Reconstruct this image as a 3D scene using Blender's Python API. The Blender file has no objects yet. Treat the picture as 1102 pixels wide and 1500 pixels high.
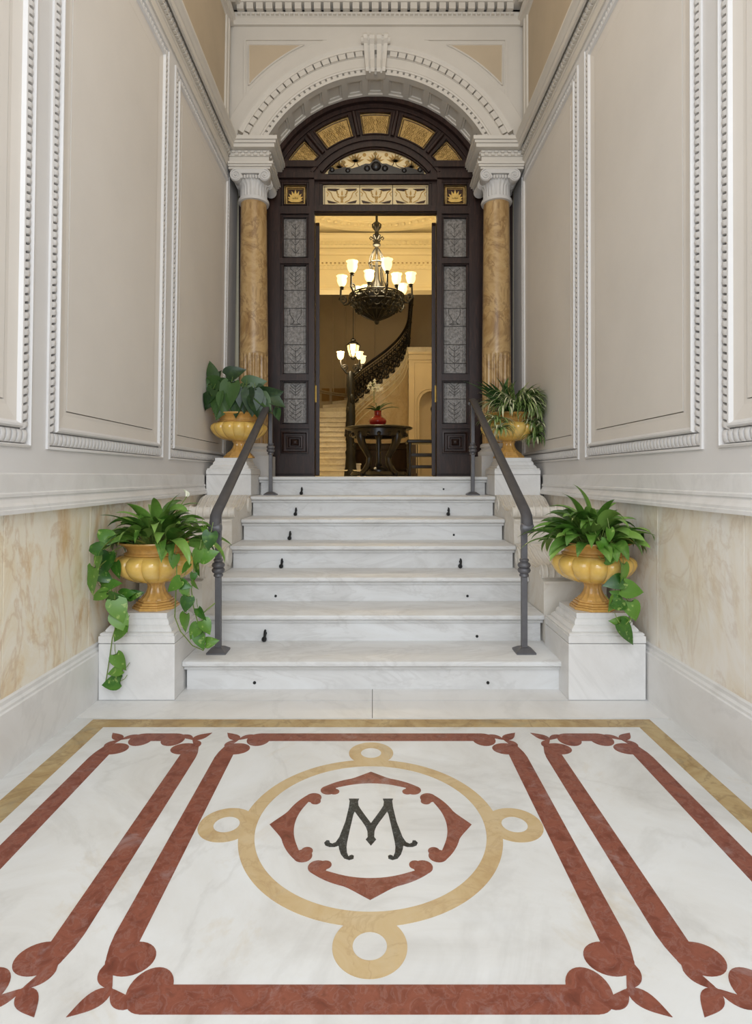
import bpy, bmesh, math, random
from math import sin, cos, pi, radians as R, sqrt, atan2
from mathutils import Vector, Matrix
from mathutils.geometry import tessellate_polygon
random.seed(7)
SC = bpy.context.scene
COL = SC.collection
# ------------------------------------------------------------------ camera model (1102x1500 px)
F, CX, HY, H = 831.0, 546.5, 697.5, 1.2
def at(px, py, d):                       # photograph pixel + known depth -> point in the place
    return Vector(((px-CX)*d/F, d, H-(py-HY)*d/F))
def fl(px, py):                          # photograph pixel on the entrance floor -> (x, y)
    d = F*H/(py-HY)
    return ((px-CX)*d/F, d)
# ------------------------------------------------------------------ materials
def nt(name):
    m = bpy.data.materials.new(name); m.use_nodes = True
    n = m.node_tree.nodes; l = m.node_tree.links
    return m, n, l, n['Principled BSDF']
def coords(n, l, scale=(1,1,1), rot=(0,0,0)):
    tc = n.new('ShaderNodeTexCoord'); mp = n.new('ShaderNodeMapping')
    mp.inputs['Scale'].default_value = scale; mp.inputs['Rotation'].default_value = rot
    l.new(tc.outputs['Object'], mp.inputs['Vector'])
    return mp.outputs['Vector']
def noise(n, l, vec, scale, detail=6, rough=.6, dist=0):
    t = n.new('ShaderNodeTexNoise'); t.inputs['Scale'].default_value = scale
    t.inputs['Detail'].default_value = detail; t.inputs['Roughness'].default_value = rough
    t.inputs['Distortion'].default_value = dist
    l.new(vec, t.inputs['Vector']); return t.outputs['Fac']
def ramp(n, l, fac, stops):
    r = n.new('ShaderNodeValToRGB'); e = r.color_ramp.elements
    while len(e) < len(stops): e.new(.5)
    for i, (p, c) in enumerate(stops):
        e[i].position = p; e[i].color = (*c, 1) if len(c) == 3 else c
    l.new(fac, r.inputs['Fac']); return r.outputs['Color']
def mix(n, l, a, b, fac, mode='MIX'):
    m = n.new('ShaderNodeMixRGB'); m.blend_type = mode
    for s, v in ((m.inputs['Fac'], fac), (m.inputs['Color1'], a), (m.inputs['Color2'], b)):
        if isinstance(v, (int, float)): s.default_value = v
        elif isinstance(v, tuple): s.default_value = (*v, 1)
        else: l.new(v, s)
    return m.outputs['Color']
def bump(n, l, b, fac, strength, dist=.01):
    bp = n.new('ShaderNodeBump'); bp.inputs['Strength'].default_value = strength
    bp.inputs['Distance'].default_value = dist
    l.new(fac, bp.inputs['Height']); l.new(bp.outputs['Normal'], b.inputs['Normal'])
def s2l(*c): return tuple(((v/255+.055)/1.055)**2.4 if v > 10 else v/255/12.92 for v in c)
def plain(name, col, rough=.5, metal=0, var=.06, scale=6, bmp=0):
    m, n, l, b = nt(name); v = coords(n, l); f = noise(n, l, v, scale)
    d = tuple(c*(1-var*2) for c in col); u = tuple(min(1, c*(1+var)) for c in col)
    l.new(ramp(n, l, f, [(.3, d), (.7, u)]), b.inputs['Base Color'])
    b.inputs['Roughness'].default_value = rough; b.inputs['Metallic'].default_value = metal
    if bmp: bump(n, l, b, noise(n, l, v, scale*8), bmp, .004)
    return m
def marble(name, stops, vein, veinamt, scale, rough=.3, stretch=(1,1,1), vscale=2.5, dist=1.2, bl=None, spots=0):
    m, n, l, b = nt(name); v = coords(n, l, stretch)
    base = ramp(n, l, noise(n, l, v, scale, 8, .65, dist), stops)
    vf = ramp(n, l, noise(n, l, v, vscale, 7, .6, 1.0), [(.465, (0,0,0)), (.5, (1,1,1)), (.535, (0,0,0))])
    k = n.new('ShaderNodeMath'); k.operation = 'MULTIPLY'; k.inputs[1].default_value = veinamt
    l.new(vf, k.inputs[0])
    c = mix(n, l, base, vein, k.outputs[0])
    if bl:                                                   # blotches of a second stone colour
        f2 = ramp(n, l, noise(n, l, v, bl[1], 6, .7, .6), [(bl[2], (0,0,0)), (bl[2]+.12, (1,1,1))])
        k2 = n.new('ShaderNodeMath'); k2.operation = 'MULTIPLY'; k2.inputs[1].default_value = bl[3]
        l.new(f2, k2.inputs[0]); c = mix(n, l, c, bl[0], k2.outputs[0])
    l.new(c, b.inputs['Base Color'])
    rf = noise(n, l, v, scale*1.7, 5); mr = n.new('ShaderNodeMapRange')
    mr.inputs['To Min'].default_value = max(0, rough-.08); mr.inputs['To Max'].default_value = rough+.14
    l.new(rf, mr.inputs['Value']); l.new(mr.outputs['Result'], b.inputs['Roughness'])
    if name.split('_')[1] in ('floor', 'inlay', 'stair') or name.split('_')[2] == 'inlay': b.inputs['Specular IOR Level'].default_value = .25
    if spots: bump(n, l, b, noise(n, l, v, 60, 3), spots, .002)
    return m
M = {}
M['floor'] = marble('white_floor_marble', [(.25, s2l(194,192,188)), (.5, s2l(212,212,210)), (.75, s2l(221,223,224))], s2l(174,172,168), .22, 1.7, .40, vscale=1.3, bl=(s2l(194,180,156), 2.1, .58, .5))
M['stair'] = marble('white_stair_marble', [(.25, s2l(194,192,189)), (.5, s2l(213,212,210)), (.8, s2l(224,225,225))], s2l(168,164,160), .22, 1.6, .46, stretch=(1,2,3), vscale=1.7, bl=(s2l(200,186,162), 1.4, .66, .3))
M['white'] = marble('white_wall_marble', [(.25, s2l(210,207,203)), (.5, s2l(222,220,217)), (.8, s2l(230,229,228))], s2l(176,174,170), .16, 1.5, .38, vscale=1.1, bl=(s2l(204,194,176), 1.2, .64, .3))
M['gold'] = marble('golden_veined_cladding_marble', [(.2, s2l(206,172,124)), (.36, s2l(222,200,164)), (.47, s2l(230,218,194)), (.62, s2l(234,227,212)), (.8, s2l(226,212,186))], s2l(184,140,92), .35, 2.4, .33, stretch=(1.6,1.6,.8), vscale=2.0, dist=1.6, bl=(s2l(204,166,112), 2.2, .56, .7))
M['gold2'] = marble('pale_veined_cladding_marble', [(.2, s2l(216,198,170)), (.4, s2l(228,218,200)), (.55, s2l(233,227,216)), (.75, s2l(235,231,224)), (.9, s2l(226,214,192))], s2l(190,164,136), .3, 2.4, .33, stretch=(1.6,1.6,.8), vscale=2.0, dist=1.6, bl=(s2l(212,192,164), 2.2, .57, .6))
M['scroll'] = marble('cream_console_stone', [(.2, s2l(208,198,180)), (.5, s2l(222,216,206)), (.8, s2l(228,225,219))], s2l(190,174,150), .2, 2.2, .42, bl=(s2l(206,190,162), 2.0, .60, .4))
M['sienna'] = marble('yellow_inlay_marble', [(.2, s2l(136,106,64)), (.45, s2l(168,142,98)), (.6, s2l(182,160,118)), (.8, s2l(158,122,70))], s2l(104,78,50), .35, 4.5, .40, vscale=5, dist=1.2, bl=(s2l(148,140,116), 3.2, .55, .6))
M['ringstone'] = marble('pale_yellow_inlay_marble', [(.2, s2l(172,142,98)), (.45, s2l(192,168,128)), (.65, s2l(198,178,142)), (.85, s2l(184,150,100))], s2l(160,130,96), .3, 4.5, .40, vscale=6, dist=1.2, bl=(s2l(184,170,144), 3.2, .58, .6))
M['red'] = marble('red_inlay_marble', [(.2, s2l(84,44,34)), (.42, s2l(120,66,52)), (.6, s2l(136,80,64)), (.8, s2l(98,54,42))], s2l(156,132,126), .22, 22, .40, vscale=22, dist=.6, bl=(s2l(156,132,130), 7, .57, .6))
M['black'] = marble('black_speckled_inlay_granite', [(.40, s2l(16,19,22)), (.55, s2l(34,39,42)), (.66, s2l(84,90,92)), (.78, s2l(22,26,29))], s2l(120,124,126), .25, 70, .42, vscale=60, dist=.3)
M['colstone'] = marble('ochre_column_marble', [(.2, s2l(108,74,42)), (.4, s2l(160,126,80)), (.55, s2l(188,156,108)), (.7, s2l(166,130,80)), (.85, s2l(118,80,44))], s2l(100,66,40), .5, 3.0, .28, stretch=(1,1,.9), vscale=3.0, dist=2.0, bl=(s2l(198,174,130), 3.0, .58, .6))
M['plaster'] = plain('grey_white_plaster', s2l(212,209,206), .62, var=.02, scale=2.5)
M['field'] = plain('beige_wall_plaster', s2l(215,208,199), .7, var=.025, scale=1.6)
M['ochre'] = plain('tan_upper_plaster', s2l(190,172,146), .7, var=.05, scale=1.4)
M['archw'] = plain('cream_arch_plaster', s2l(208,201,190), .65, var=.025, scale=2.5)
M['cap'] = plain('white_capital_stone', s2l(204,200,195), .6, var=.03, scale=8)
M['grout'] = plain('dark_joint_mortar', s2l(70,66,62), .9)
M['iron'] = plain('painted_grey_iron', s2l(98,97,100), .45, metal=.25, var=.08, scale=20, bmp=.05)
M['irondark'] = plain('worn_dark_handrail_iron', s2l(72,69,70), .62, metal=0, var=.10, scale=14)
M['bronze'] = plain('dark_bronze', s2l(30,27,23), .42, metal=.4, var=.15, scale=20)
M['brass'] = plain('aged_brass', s2l(140,110,50), .35, metal=.8, var=.1, scale=20)
M['blackm'] = plain('black_metal', s2l(20,20,20), .45, metal=.3)
M['gild'] = plain('gilt_ornament', s2l(226,184,96), .4, var=.1, scale=30)
M['halltan'] = plain('tan_hall_plaster', s2l(186,170,142), .6, var=.04, scale=1.2)
M['halltop'] = plain('cream_hall_plaster', s2l(238,226,194), .6, var=.02, scale=1.2)
M['hallmarb'] = marble('honey_hall_marble', [(.25, s2l(196,168,124)), (.5, s2l(212,188,146)), (.8, s2l(222,204,168))], s2l(160,130,92), .3, 1.4, .35)
M['hallstep'] = marble('cream_hall_step_marble', [(.25, s2l(214,200,172)), (.5, s2l(228,218,196)), (.8, s2l(236,228,210))], s2l(180,164,140), .3, 1.6, .22)
M['soil'] = plain('dark_potting_soil', s2l(48,36,28), .95, var=.3, scale=60, bmp=.6)
M['stem'] = plain('green_plant_stem', s2l(112,132,58), .5, var=.1, scale=20)
M['petal'] = plain('cream_petal', s2l(240,238,214), .5, var=.03)
M['redglaze'] = plain('red_glazed_vase', s2l(140,26,26), .12, var=.1, scale=12)
M['bronzetan'] = plain('brown_panel_and_gap_shade', s2l(150,118,70), .7)  # colour of the inset panels and of shade painted between hall dentils
M['low_dark_band'] = plain('dark_brown_band', s2l(54,39,28), .5, var=.15, scale=8)
def leafmat(name, dark, mid, light, rough=.32, pale=None):
    m, n, l, b = nt(name); g = n.new('ShaderNodeNewGeometry')
    base = ramp(n, l, g.outputs['Random Per Island'], [(.0, dark), (.45, mid), (.95, light)])
    v = coords(n, l); f = noise(n, l, v, 26, 3)
    c = mix(n, l, base, light, ramp(n, l, f, [(.5, (0,0,0)), (.75, (.55,.55,.55))]))
    if pale:
        f2 = noise(n, l, v, 34, 4); c = mix(n, l, c, pale, ramp(n, l, f2, [(.6, (0,0,0)), (.66, (.75,.75,.75))]))
    l.new(c, b.inputs['Base Color']); b.inputs['Roughness'].default_value = rough
    return m
M['lily'] = leafmat('peace_lily_leaf', s2l(52,88,30), s2l(84,124,46), s2l(126,160,76))
M['pothos'] = leafmat('variegated_vine_leaf', s2l(34,76,20), s2l(58,106,28), s2l(98,138,48), pale=s2l(150,172,92))
M['darkleaf'] = leafmat('dark_broad_leaf', s2l(22,44,20), s2l(36,62,28), s2l(66,96,46), .4)
M['spider'] = leafmat('spider_plant_leaf', s2l(58,84,38), s2l(96,122,62), s2l(150,168,104))
M['spiderpale'] = plain('cream_leaf_stripe', s2l(214,214,172), .5, var=.05)
M['darkgreen'] = leafmat('dark_strap_leaf', s2l(24,50,24), s2l(40,72,34), s2l(72,104,54))
def glaze():
    m, n, l, b = nt('ochre_glaze'); v = coords(n, l)
    c = ramp(n, l, noise(n, l, v, 7, 5, .6, .5), [(.3, s2l(206,162,76)), (.5, s2l(222,182,92)), (.75, s2l(228,194,116))])
    l.new(c, b.inputs['Base Color']); b.inputs['Roughness'].default_value = .16
    b.inputs['Coat Weight'].default_value = .5; b.inputs['Coat Roughness'].default_value = .08
    return m
M['glaze'] = glaze()
M['glaze2'] = plain('brown_ochre_glaze', s2l(204,158,88), .16, var=.12, scale=26)
def wood():
    m, n, l, b = nt('dark_mahogany'); v = coords(n, l, (9, 9, 1.1))
    f = noise(n, l, v, 3.0, 8, .65, 1.2)
    l.new(ramp(n, l, f, [(.25, s2l(26,16,12)), (.5, s2l(44,27,21)), (.75, s2l(66,43,34))]), b.inputs['Base Color'])
    b.inputs['Roughness'].default_value = .42; b.inputs['Specular IOR Level'].default_value = .35; bump(n, l, b, f, .08, .004); return m
M['wood'] = wood()
M['woodblack'] = plain('near_black_carved_wood', s2l(26,20,18), .32, var=.15, scale=12)
def glass(name, a, c, transl, scale=60, rough=.25):
    m, n, l, b = nt(name); v = coords(n, l)
    vo = n.new('ShaderNodeTexVoronoi'); vo.inputs['Scale'].default_value = scale; l.new(v, vo.inputs['Vector'])
    f = noise(n, l, v, scale*.5, 4)
    col = ramp(n, l, f, [(.3, a), (.7, c)])
    l.new(col, b.inputs['Base Color']); b.inputs['Roughness'].default_value = rough
    bump(n, l, b, vo.outputs['Distance'], .3, .006)
    tr = n.new('ShaderNodeBsdfTranslucent'); l.new(col, tr.inputs['Color'])
    mx = n.new('ShaderNodeMixShader'); mx.inputs['Fac'].default_value = transl
    l.new(b.outputs['BSDF'], mx.inputs[1]); l.new(tr.outputs['BSDF'], mx.inputs[2])
    l.new(mx.outputs['Shader'], n['Material Output'].inputs['Surface']); return m
M['sideglass'] = glass('etched_grey_glass', s2l(112,106,100), s2l(172,166,159), .3, 90)
M['fanglass'] = glass('amber_textured_glass', s2l(186,172,132), s2l(226,212,170), .75, 60)
M['lunglass'] = glass('cream_painted_glass', s2l(232,230,222), s2l(240,240,234), .85, 20, .3)
M['lead'] = plain('lead_came', s2l(58,52,46), .6, metal=.2)
M['leadgold'] = glass('gold_glass_paint', s2l(190,160,96), s2l(222,196,130), .6, 40, .35)
M['leadbrown'] = glass('brown_glass_paint', s2l(56,34,22), s2l(74,44,28), .3, 40, .4)
def emis(name, col, st):
    m, n, l, b = nt(name)
    b.inputs['Base Color'].default_value = (*col, 1); b.inputs['Emission Color'].default_value = (*col, 1)
    b.inputs['Emission Strength'].default_value = st; b.inputs['Roughness'].default_value = .3
    v = coords(n, l); f = noise(n, l, v, 20, 2); mr = n.new('ShaderNodeMapRange')
    mr.inputs['To Min'].default_value = st*.8; mr.inputs['To Max'].default_value = st*1.2
    l.new(f, mr.inputs['Value']); l.new(mr.outputs['Result'], b.inputs['Emission Strength']); return m
M['lamp'] = emis('lit_frosted_lamp_glass', (1.0, .82, .46), 1.2)
M['bulb'] = emis('glowing_bulb', (1.0, .90, .66), 10)
M['lantern'] = emis('lit_lantern_glass', (1.0, .78, .36), .9)
# ------------------------------------------------------------------ mesh builder
class MB:
    def __init__(s): s.v = []; s.f = []; s.mi = []; s.cur = 0
    def add(s, vs, fs):
        o = len(s.v); s.v += [Vector(p) for p in vs]
        for f in fs: s.f.append([i+o for i in f]); s.mi.append(s.cur)
    def box(s, x0, x1, y0, y1, z0, z1, fn=None):
        p = [(x, y, z) for z in (z0, z1) for y in (y0, y1) for x in (x0, x1)]
        if fn: p = [fn(*q) for q in p]
        s.add(p, [(0,2,3,1),(4,5,7,6),(0,1,5,4),(2,6,7,3),(0,4,6,2),(1,3,7,5)])
    def loops(s, ls, closed=True, cap0=False, cap1=False):
        n = len(ls[0]); o = [p for l in ls for p in l]; fs = []
        for k in range(len(ls)-1):
            for i in range(n if closed else n-1):
                j = (i+1) % n; fs.append((k*n+i, k*n+j, (k+1)*n+j, (k+1)*n+i))
        if cap0: fs.append(tuple(range(n))[::-1])
        if cap1: fs.append(tuple((len(ls)-1)*n+i for i in range(n)))
        s.add(o, fs)
    def lathe(s, prof, c=(0,0,0), n=32, mod=None, cap=True, axis='z', a0=0):
        ls = []
        for r, z in prof:
            L = []
            for i in range(n):
                a = a0+2*pi*i/n; rr = r*(mod(a, z) if mod else 1)
                p = (rr*cos(a), rr*sin(a), z)
                if axis == 'y': p = (p[0], p[2], p[1])
                if axis == 'x': p = (p[2], p[0], p[1])
                L.append((p[0]+c[0], p[1]+c[1], p[2]+c[2]))
            ls.append(L)
        s.loops(ls, True, cap, cap)
    def tube(s, path, r, n=8, closed=False):
        P = [Vector(p) for p in path]; m = len(P); ls = []
        t0 = (P[1]-P[0]).normalized(); up = Vector((0,0,1)) if abs(t0.z) < .9 else Vector((1,0,0))
        nrm = (up-t0*up.dot(t0)).normalized()
        for i in range(m):
            if closed: t = (P[(i+1)%m]-P[i-1]).normalized()
            else: t = (P[min(i+1,m-1)]-P[max(i-1,0)]).normalized()
            nrm = (nrm-t*nrm.dot(t)); nrm = nrm.normalized() if nrm.length > 1e-6 else t.orthogonal().normalized()
            b = t.cross(nrm); rr = r[i] if isinstance(r, (list, tuple)) else r
            ls.append([P[i]+(nrm*cos(2*pi*k/n)+b*sin(2*pi*k/n))*rr for k in range(n)])
        if closed: ls.append(ls[0]); s.loops(ls)
        else: s.loops(ls, True, True, True)
    def ball(s, c, r, n=10, m=6, sc=(1,1,1)):
        ls = []
        for i in range(m+1):
            a = -pi/2+pi*i/m; rr = max(cos(a), .02)
            ls.append([(c[0]+r*sc[0]*rr*cos(2*pi*k/n), c[1]+r*sc[1]*rr*sin(2*pi*k/n), c[2]+r*sc[2]*sin(a)) for k in range(n)])
        s.loops(ls, True, True, True)
    def prism(s, poly, d0, d1, fn):                      # poly 2D, fn(a,b,d)->point
        n = len(poly); tri = tessellate_polygon([[Vector((p[0], p[1], 0)) for p in poly]])
        vs = [fn(p[0], p[1], d0) for p in poly]+[fn(p[0], p[1], d1) for p in poly]
        fs = [tuple(t) for t in tri]+[tuple(i+n for i in t) for t in tri]
        fs += [(i, (i+1)%n, (i+1)%n+n, i+n) for i in range(n)]
        s.add(vs, fs)
    def plate(s, outer, holes, d0, d1, fn):              # plate with holes
        rings = [outer]+holes; pts = [p for r in rings for p in r]; n = len(pts)
        tri = tessellate_polygon([[Vector((p[0], p[1], 0)) for p in r] for r in rings])
        vs = [fn(p[0], p[1], d0) for p in pts]+[fn(p[0], p[1], d1) for p in pts]
        fs = [tuple(t) for t in tri]+[tuple(i+n for i in t) for t in tri]; o = 0
        for r in rings:
            k = len(r); fs += [(o+i, o+(i+1)%k, o+(i+1)%k+n, o+i+n) for i in range(k)]; o += k
        s.add(vs, fs)
    def build(s, name, mat, parent=None, smooth=False, bevel=0, origin=None, local=False, seg=2):
        me = bpy.data.meshes.new(name); off = Vector((0,0,0))
        if parent is not None and not local:
            q = parent
            while q is not None: off += q.location; q = q.parent
        if origin is not None: off = Vector(origin)
        me.from_pydata([tuple(p-off) for p in s.v], [], s.f)
        for mm in (mat if isinstance(mat, (list, tuple)) else [mat]): me.materials.append(mm)
        for p, i in zip(me.polygons, s.mi): p.material_index = i
        bm = bmesh.new(); bm.from_mesh(me)
        bmesh.ops.remove_doubles(bm, verts=bm.verts, dist=1e-5)
        bmesh.ops.recalc_face_normals(bm, faces=bm.faces); bm.to_mesh(me); bm.free()
        if smooth:
            me.polygons.foreach_set('use_smooth', [True]*len(me.polygons))
            me.update()
            try: me.set_sharp_from_angle(angle=R(42))
            except Exception: pass
        o = bpy.data.objects.new(name, me); COL.objects.link(o)
        if parent is not None: o.parent = parent
        if origin is not None: o.location = origin
        if bevel:
            b = o.modifiers.new('bevel', 'BEVEL'); b.width = bevel; b.segments = seg; b.limit_method = 'ANGLE'; b.angle_limit = R(40)
        return o
def tag(o, label, cat, group=None):
    o['label'] = label; o['category'] = cat
    if group: o['group'] = group
    return o
def thing(name, loc, label, cat, group=None):
    o = bpy.data.objects.new(name, None); COL.objects.link(o); o.location = loc; o.empty_display_size = .1
    return tag(o, label, cat, group)
def struct(o): o['kind'] = 'structure'; return o
def sroot(name, loc=(0,0,0)):
    o = bpy.data.objects.new(name, None); COL.objects.link(o); o.location = loc; return struct(o)
def kids(o): return [c for c in bpy.data.objects if c.parent == o]
def dup(o, loc=None, parent=None, rot=None):
    c = o.copy(); COL.objects.link(c)
    if parent is not None: c.parent = parent
    if loc is not None: c.location = loc
    if rot is not None: c.rotation_euler = (0, 0, rot)
    for ch in kids(o): dup(ch, None, c)
    return c
def arc(cx, cy, r, a0, a1, n): return [(cx+r*cos(a0+(a1-a0)*i/n), cy+r*sin(a0+(a1-a0)*i/n)) for i in range(n+1)]
XZ = lambda y0: (lambda a, b, d: (a, y0+d, b))
# ------------------------------------------------------------------ entrance floor with inlays
CFX, CFY = -.008, 1.954
mb = MB(); mb.box(-1.55, 1.55, -1.6, 2.812, -.06, 0)
floor = struct(mb.build('floor', M['floor']))
mb = MB(); mb.box(-1.55, 1.55, 2.80, 3.30, -.08, -.006); mb.build('joint_bed', M['grout'], floor)
mb = MB()
for (a, b) in ((2.816, 3.032), (3.040, 3.28)):
    mb.box(-1.5, -.0045, a, b, -.05, 0); mb.box(-.0015, 1.5, a, b, -.05, 0)
mb.build('border_slab', M['white'], floor)
FZ = lambda a, b, d: (a, b, d)
def inlay(name, mat, pieces):
    """pieces: list of (outer, holes)"""
    m = MB()
    for o, hs in pieces: m.plate(o, hs, -.004, .0009, FZ)
    return m.build(name, mat, floor)
ow, iw, fo, fi = 1.372, 1.282, 2.797, 2.712
inlay('yellow_border_inlay', M['sienna'], [([(CFX-ow,-1.5),(CFX-ow,fo),(CFX+ow,fo),(CFX+ow,-1.5),(CFX+iw,-1.5),(CFX+iw,fi),(CFX-iw,fi),(CFX-iw,-1.5)], [])])
def petal(bx, by, ang, L, W, n=10):                      # leaf-shaped petal outline
    up = []; dn = []
    for i in range(n+1):
        t = i/n; w = W*sin(pi*min(1, t**.75))*(1-.15*t)
        up.append((t*L, w)); dn.append((t*L, -w))
    pts = up+dn[::-1][1:-1]
    return [(bx+p[0]*cos(ang)-p[1]*sin(ang), by+p[0]*sin(ang)+p[1]*cos(ang)) for p in pts]
def frame_inlay(cx, hx, hz):
    """rectangular red frame: four bars ending in discs, fleurs in the corners"""
    P = []; w = .074
    ell = lambda x, y, a, b: [(x+a*cos(2*pi*i/32), y+b*sin(2*pi*i/32)) for i in range(32)]
    for sx in (-1, 1):                                   # bars running away from the viewer
        L = hz-.147; dc = sx*(hx-.0735); xo = sx*hx; xi = sx*(hx-w)
        for sy in (-1, 1): P.append((ell(cx+dc, CFY+sy*L, .0605, .051), []))
        up = [(xi, L-.02), (dc, L), (dc, L+.046), (sx*(hx-.040), L+.040), (sx*(hx-.022), L+.022), (sx*(hx-.012), L), (sx*(hx-.004), L-.035), (xo, L-.075)]
        P.append(([(cx+a, CFY+b) for a, b in up]+[(cx+a, CFY-b) for a, b in up[::-1]], []))
    for sy in (-1, 1):                                   # cross bars
        Lx = hx-.1546
        for sx in (-1, 1): P.append((ell(cx+sx*Lx, CFY+sy*(hz-.061), .052, .0605), []))
        P.append(([(cx-Lx, CFY+sy*hz), (cx+Lx, CFY+sy*hz), (cx+Lx, CFY+sy*(hz-w)), (cx-Lx, CFY+sy*(hz-w))], []))
    for sx in (-1, 1):
        for sy in (-1, 1):
            bx, by = cx+sx*(hx-.062), CFY+sy*(hz-.060); a = atan2(sy, sx); h = 1 if sx*sy > 0 else -1
            P.append((petal(bx-.006*cos(a), by-.006*sin(a), a, .100, .025), []))
            for k in (-1, 1): P.append((lobe(bx-.004*cos(a), by-.004*sin(a), a+k*R(84), .078, .025, -k), []))
    return P
def lobe(bx, by, ang, L, W, k, n=12):                    # rounded side petal that curls at the tip
    up = []; dn = []
    for i in range(n+1):
        t = i/n; w = W*(sin(pi*t)**.55)*(.35+.65*t); c = -k*.020*t*t
        up.append((t*L, c+w)); dn.append((t*L, c-w))
    pts = up+dn[::-1][1:-1]
    return [(bx+p[0]*cos(ang)-p[1]*sin(ang), by+p[0]*sin(ang)+p[1]*cos(ang)) for p in pts]
def zlift(pieces):                                       # overlapping pieces each get their own hair of height
    m = MB()
    for k, (o, hs) in enumerate(pieces): m.plate(o, hs, -.004, .0008+.00004*k, FZ)
    return m
zlift(frame_inlay(CFX, .668, .690)).build('central_red_frame_inlay', M['red'], floor)
zlift(frame_inlay(CFX-.976, .228, .690)).build('side_red_frame_inlay', M['red'], floor)
zlift(frame_inlay(CFX+.976, .228, .690)).build('side_red_frame_inlay', M['red'], floor)
def circ(x, y, r, n=64): return [(x+r*cos(2*pi*i/n), y+r*sin(2*pi*i/n)) for i in range(n)]
P = [(circ(CFX, CFY, .445, 128), [circ(CFX, CFY, .392, 128)])]
for dx, dy in ((1,0), (-1,0), (0,1), (0,-1)):
    x, y = CFX+.496*dx, CFY+.505*dy
    P.append((circ(x, y, .096), [circ(x, y, .044)]))
zlift(P).build('yellow_ring_inlay', M['ringstone'], floor)
# red quatrefoil of four pointed crescents with curled ends
P = []
for q in range(4):
    a0 = q*pi/2; n = 24; out = []; inn = []; sp = R(36)
    for i in range(n+1):
        t = -1+2*i/n; a = a0+t*sp
        peak = .042*max(0, 1-abs(t)/.42)**1.5
        ro = .306-.008*t*t+peak; ri = .262+.004*t*t+.012*max(0, abs(t)-.7)
        out.append((CFX+ro*cos(a), CFY+ro*sin(a))); inn.append((CFX+ri*cos(a), CFY+ri*sin(a)))
    P.append((out+inn[::-1], []))
    for sg in (-1, 1):
        a = a0+sg*(sp+.02); P.append((circ(CFX+.268*cos(a), CFY+.268*sin(a), .030, 24), []))
        a = a0+sg*(sp-.03); P.append((circ(CFX+.246*cos(a), CFY+.246*sin(a), .019, 20), []))
zlift(P).build('red_quatrefoil_inlay', M['red'], floor)
ML = [(257,688),(352,688),(342,715),(346,752),(370,790),(410,845),(460,912)]
MLo = [(460,1118),(412,1062),(430,1040),(427,985),(412,945),(380,898),(340,845),(312,806),(300,830),(272,950),(243,1080),(236,1130),(240,1180),(255,1218),(264,1208),(286,1202),(304,1212),(300,1238),(262,1250),(215,1236),(185,1198),(168,1150),(163,1118),(128,1130),(78,1130),(42,1116),(31,1092),(52,1070),(78,1070),(84,1092),(106,1100),(138,1086),(170,1040),(225,900),(258,765),(265,708)]
half = MLo+ML                                            # tip ... up the left ... to the valley
right = [(920-x, y) for x, y in half[::-1]][1:-1]
poly = [fl(470+x/6.25, 1060+y/6.25) for x, y in half+right]
inlay('letter_m_inlay', M['black'], [(poly, [])])
# ------------------------------------------------------------------ side walls
UB = 6.0
def wmap(s):
    if s < 0: return lambda u, v, w: Vector((-(1.500-.0159*v)+w, u, v))
    return lambda u, v, w: Vector((1.497-.002*v-w, u, v))
PAN = [(.9, 2.440), (2.562, 3.972), (4.105, 5.640)]
PV0, PV1 = 1.322, 4.175
def rect_loops(mb, fn, u0, u1, v0, v1, prof):
    ls = []
    for p in prof:
        d, w = p[0], p[1]; db = p[2] if len(p) > 2 else d
        ls.append([fn(u0+d, v0+db, w), fn(u1-d, v0+db, w), fn(u1-d, v1-d, w), fn(u0+d, v1-d, w)])
    mb.loops(ls)
def pillow(mb, fn, u, v, du, dv, w0, w1, along_u, sl):
    """one flat-topped lozenge of the carved band; the gap to its neighbour is lens shaped"""
    g = []; nq = (-1, -.86, 0, .86, 1)
    for j in range(5):
        t = j/4*2-1
        for q in nq:
            a = q*(1.04-.26*(1-t*t)); h = (0 if abs(q) == 1 else .86 if q else 1)*(1-.35*abs(t)**4)
            if along_u: g.append(fn(u+a*du/2+sl*t*du*.25, v+t*dv/2, w0+(w1-w0)*h))
            else: g.append(fn(u+t*du/2, v+a*dv/2+sl*t*dv*.22, w0+(w1-w0)*h))
    mb.add(g, [(j*5+i, j*5+i+1, j*5+i+6, j*5+i+5) for j in range(4) for i in range(4)])
def sweep(mb, fn, prof, u0, u1, cap=True):               # prof (w,v), extruded along u
    mb.loops([[fn(u, v, w) for w, v in prof] for u in (u0, u1)], True, cap, cap)
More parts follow.
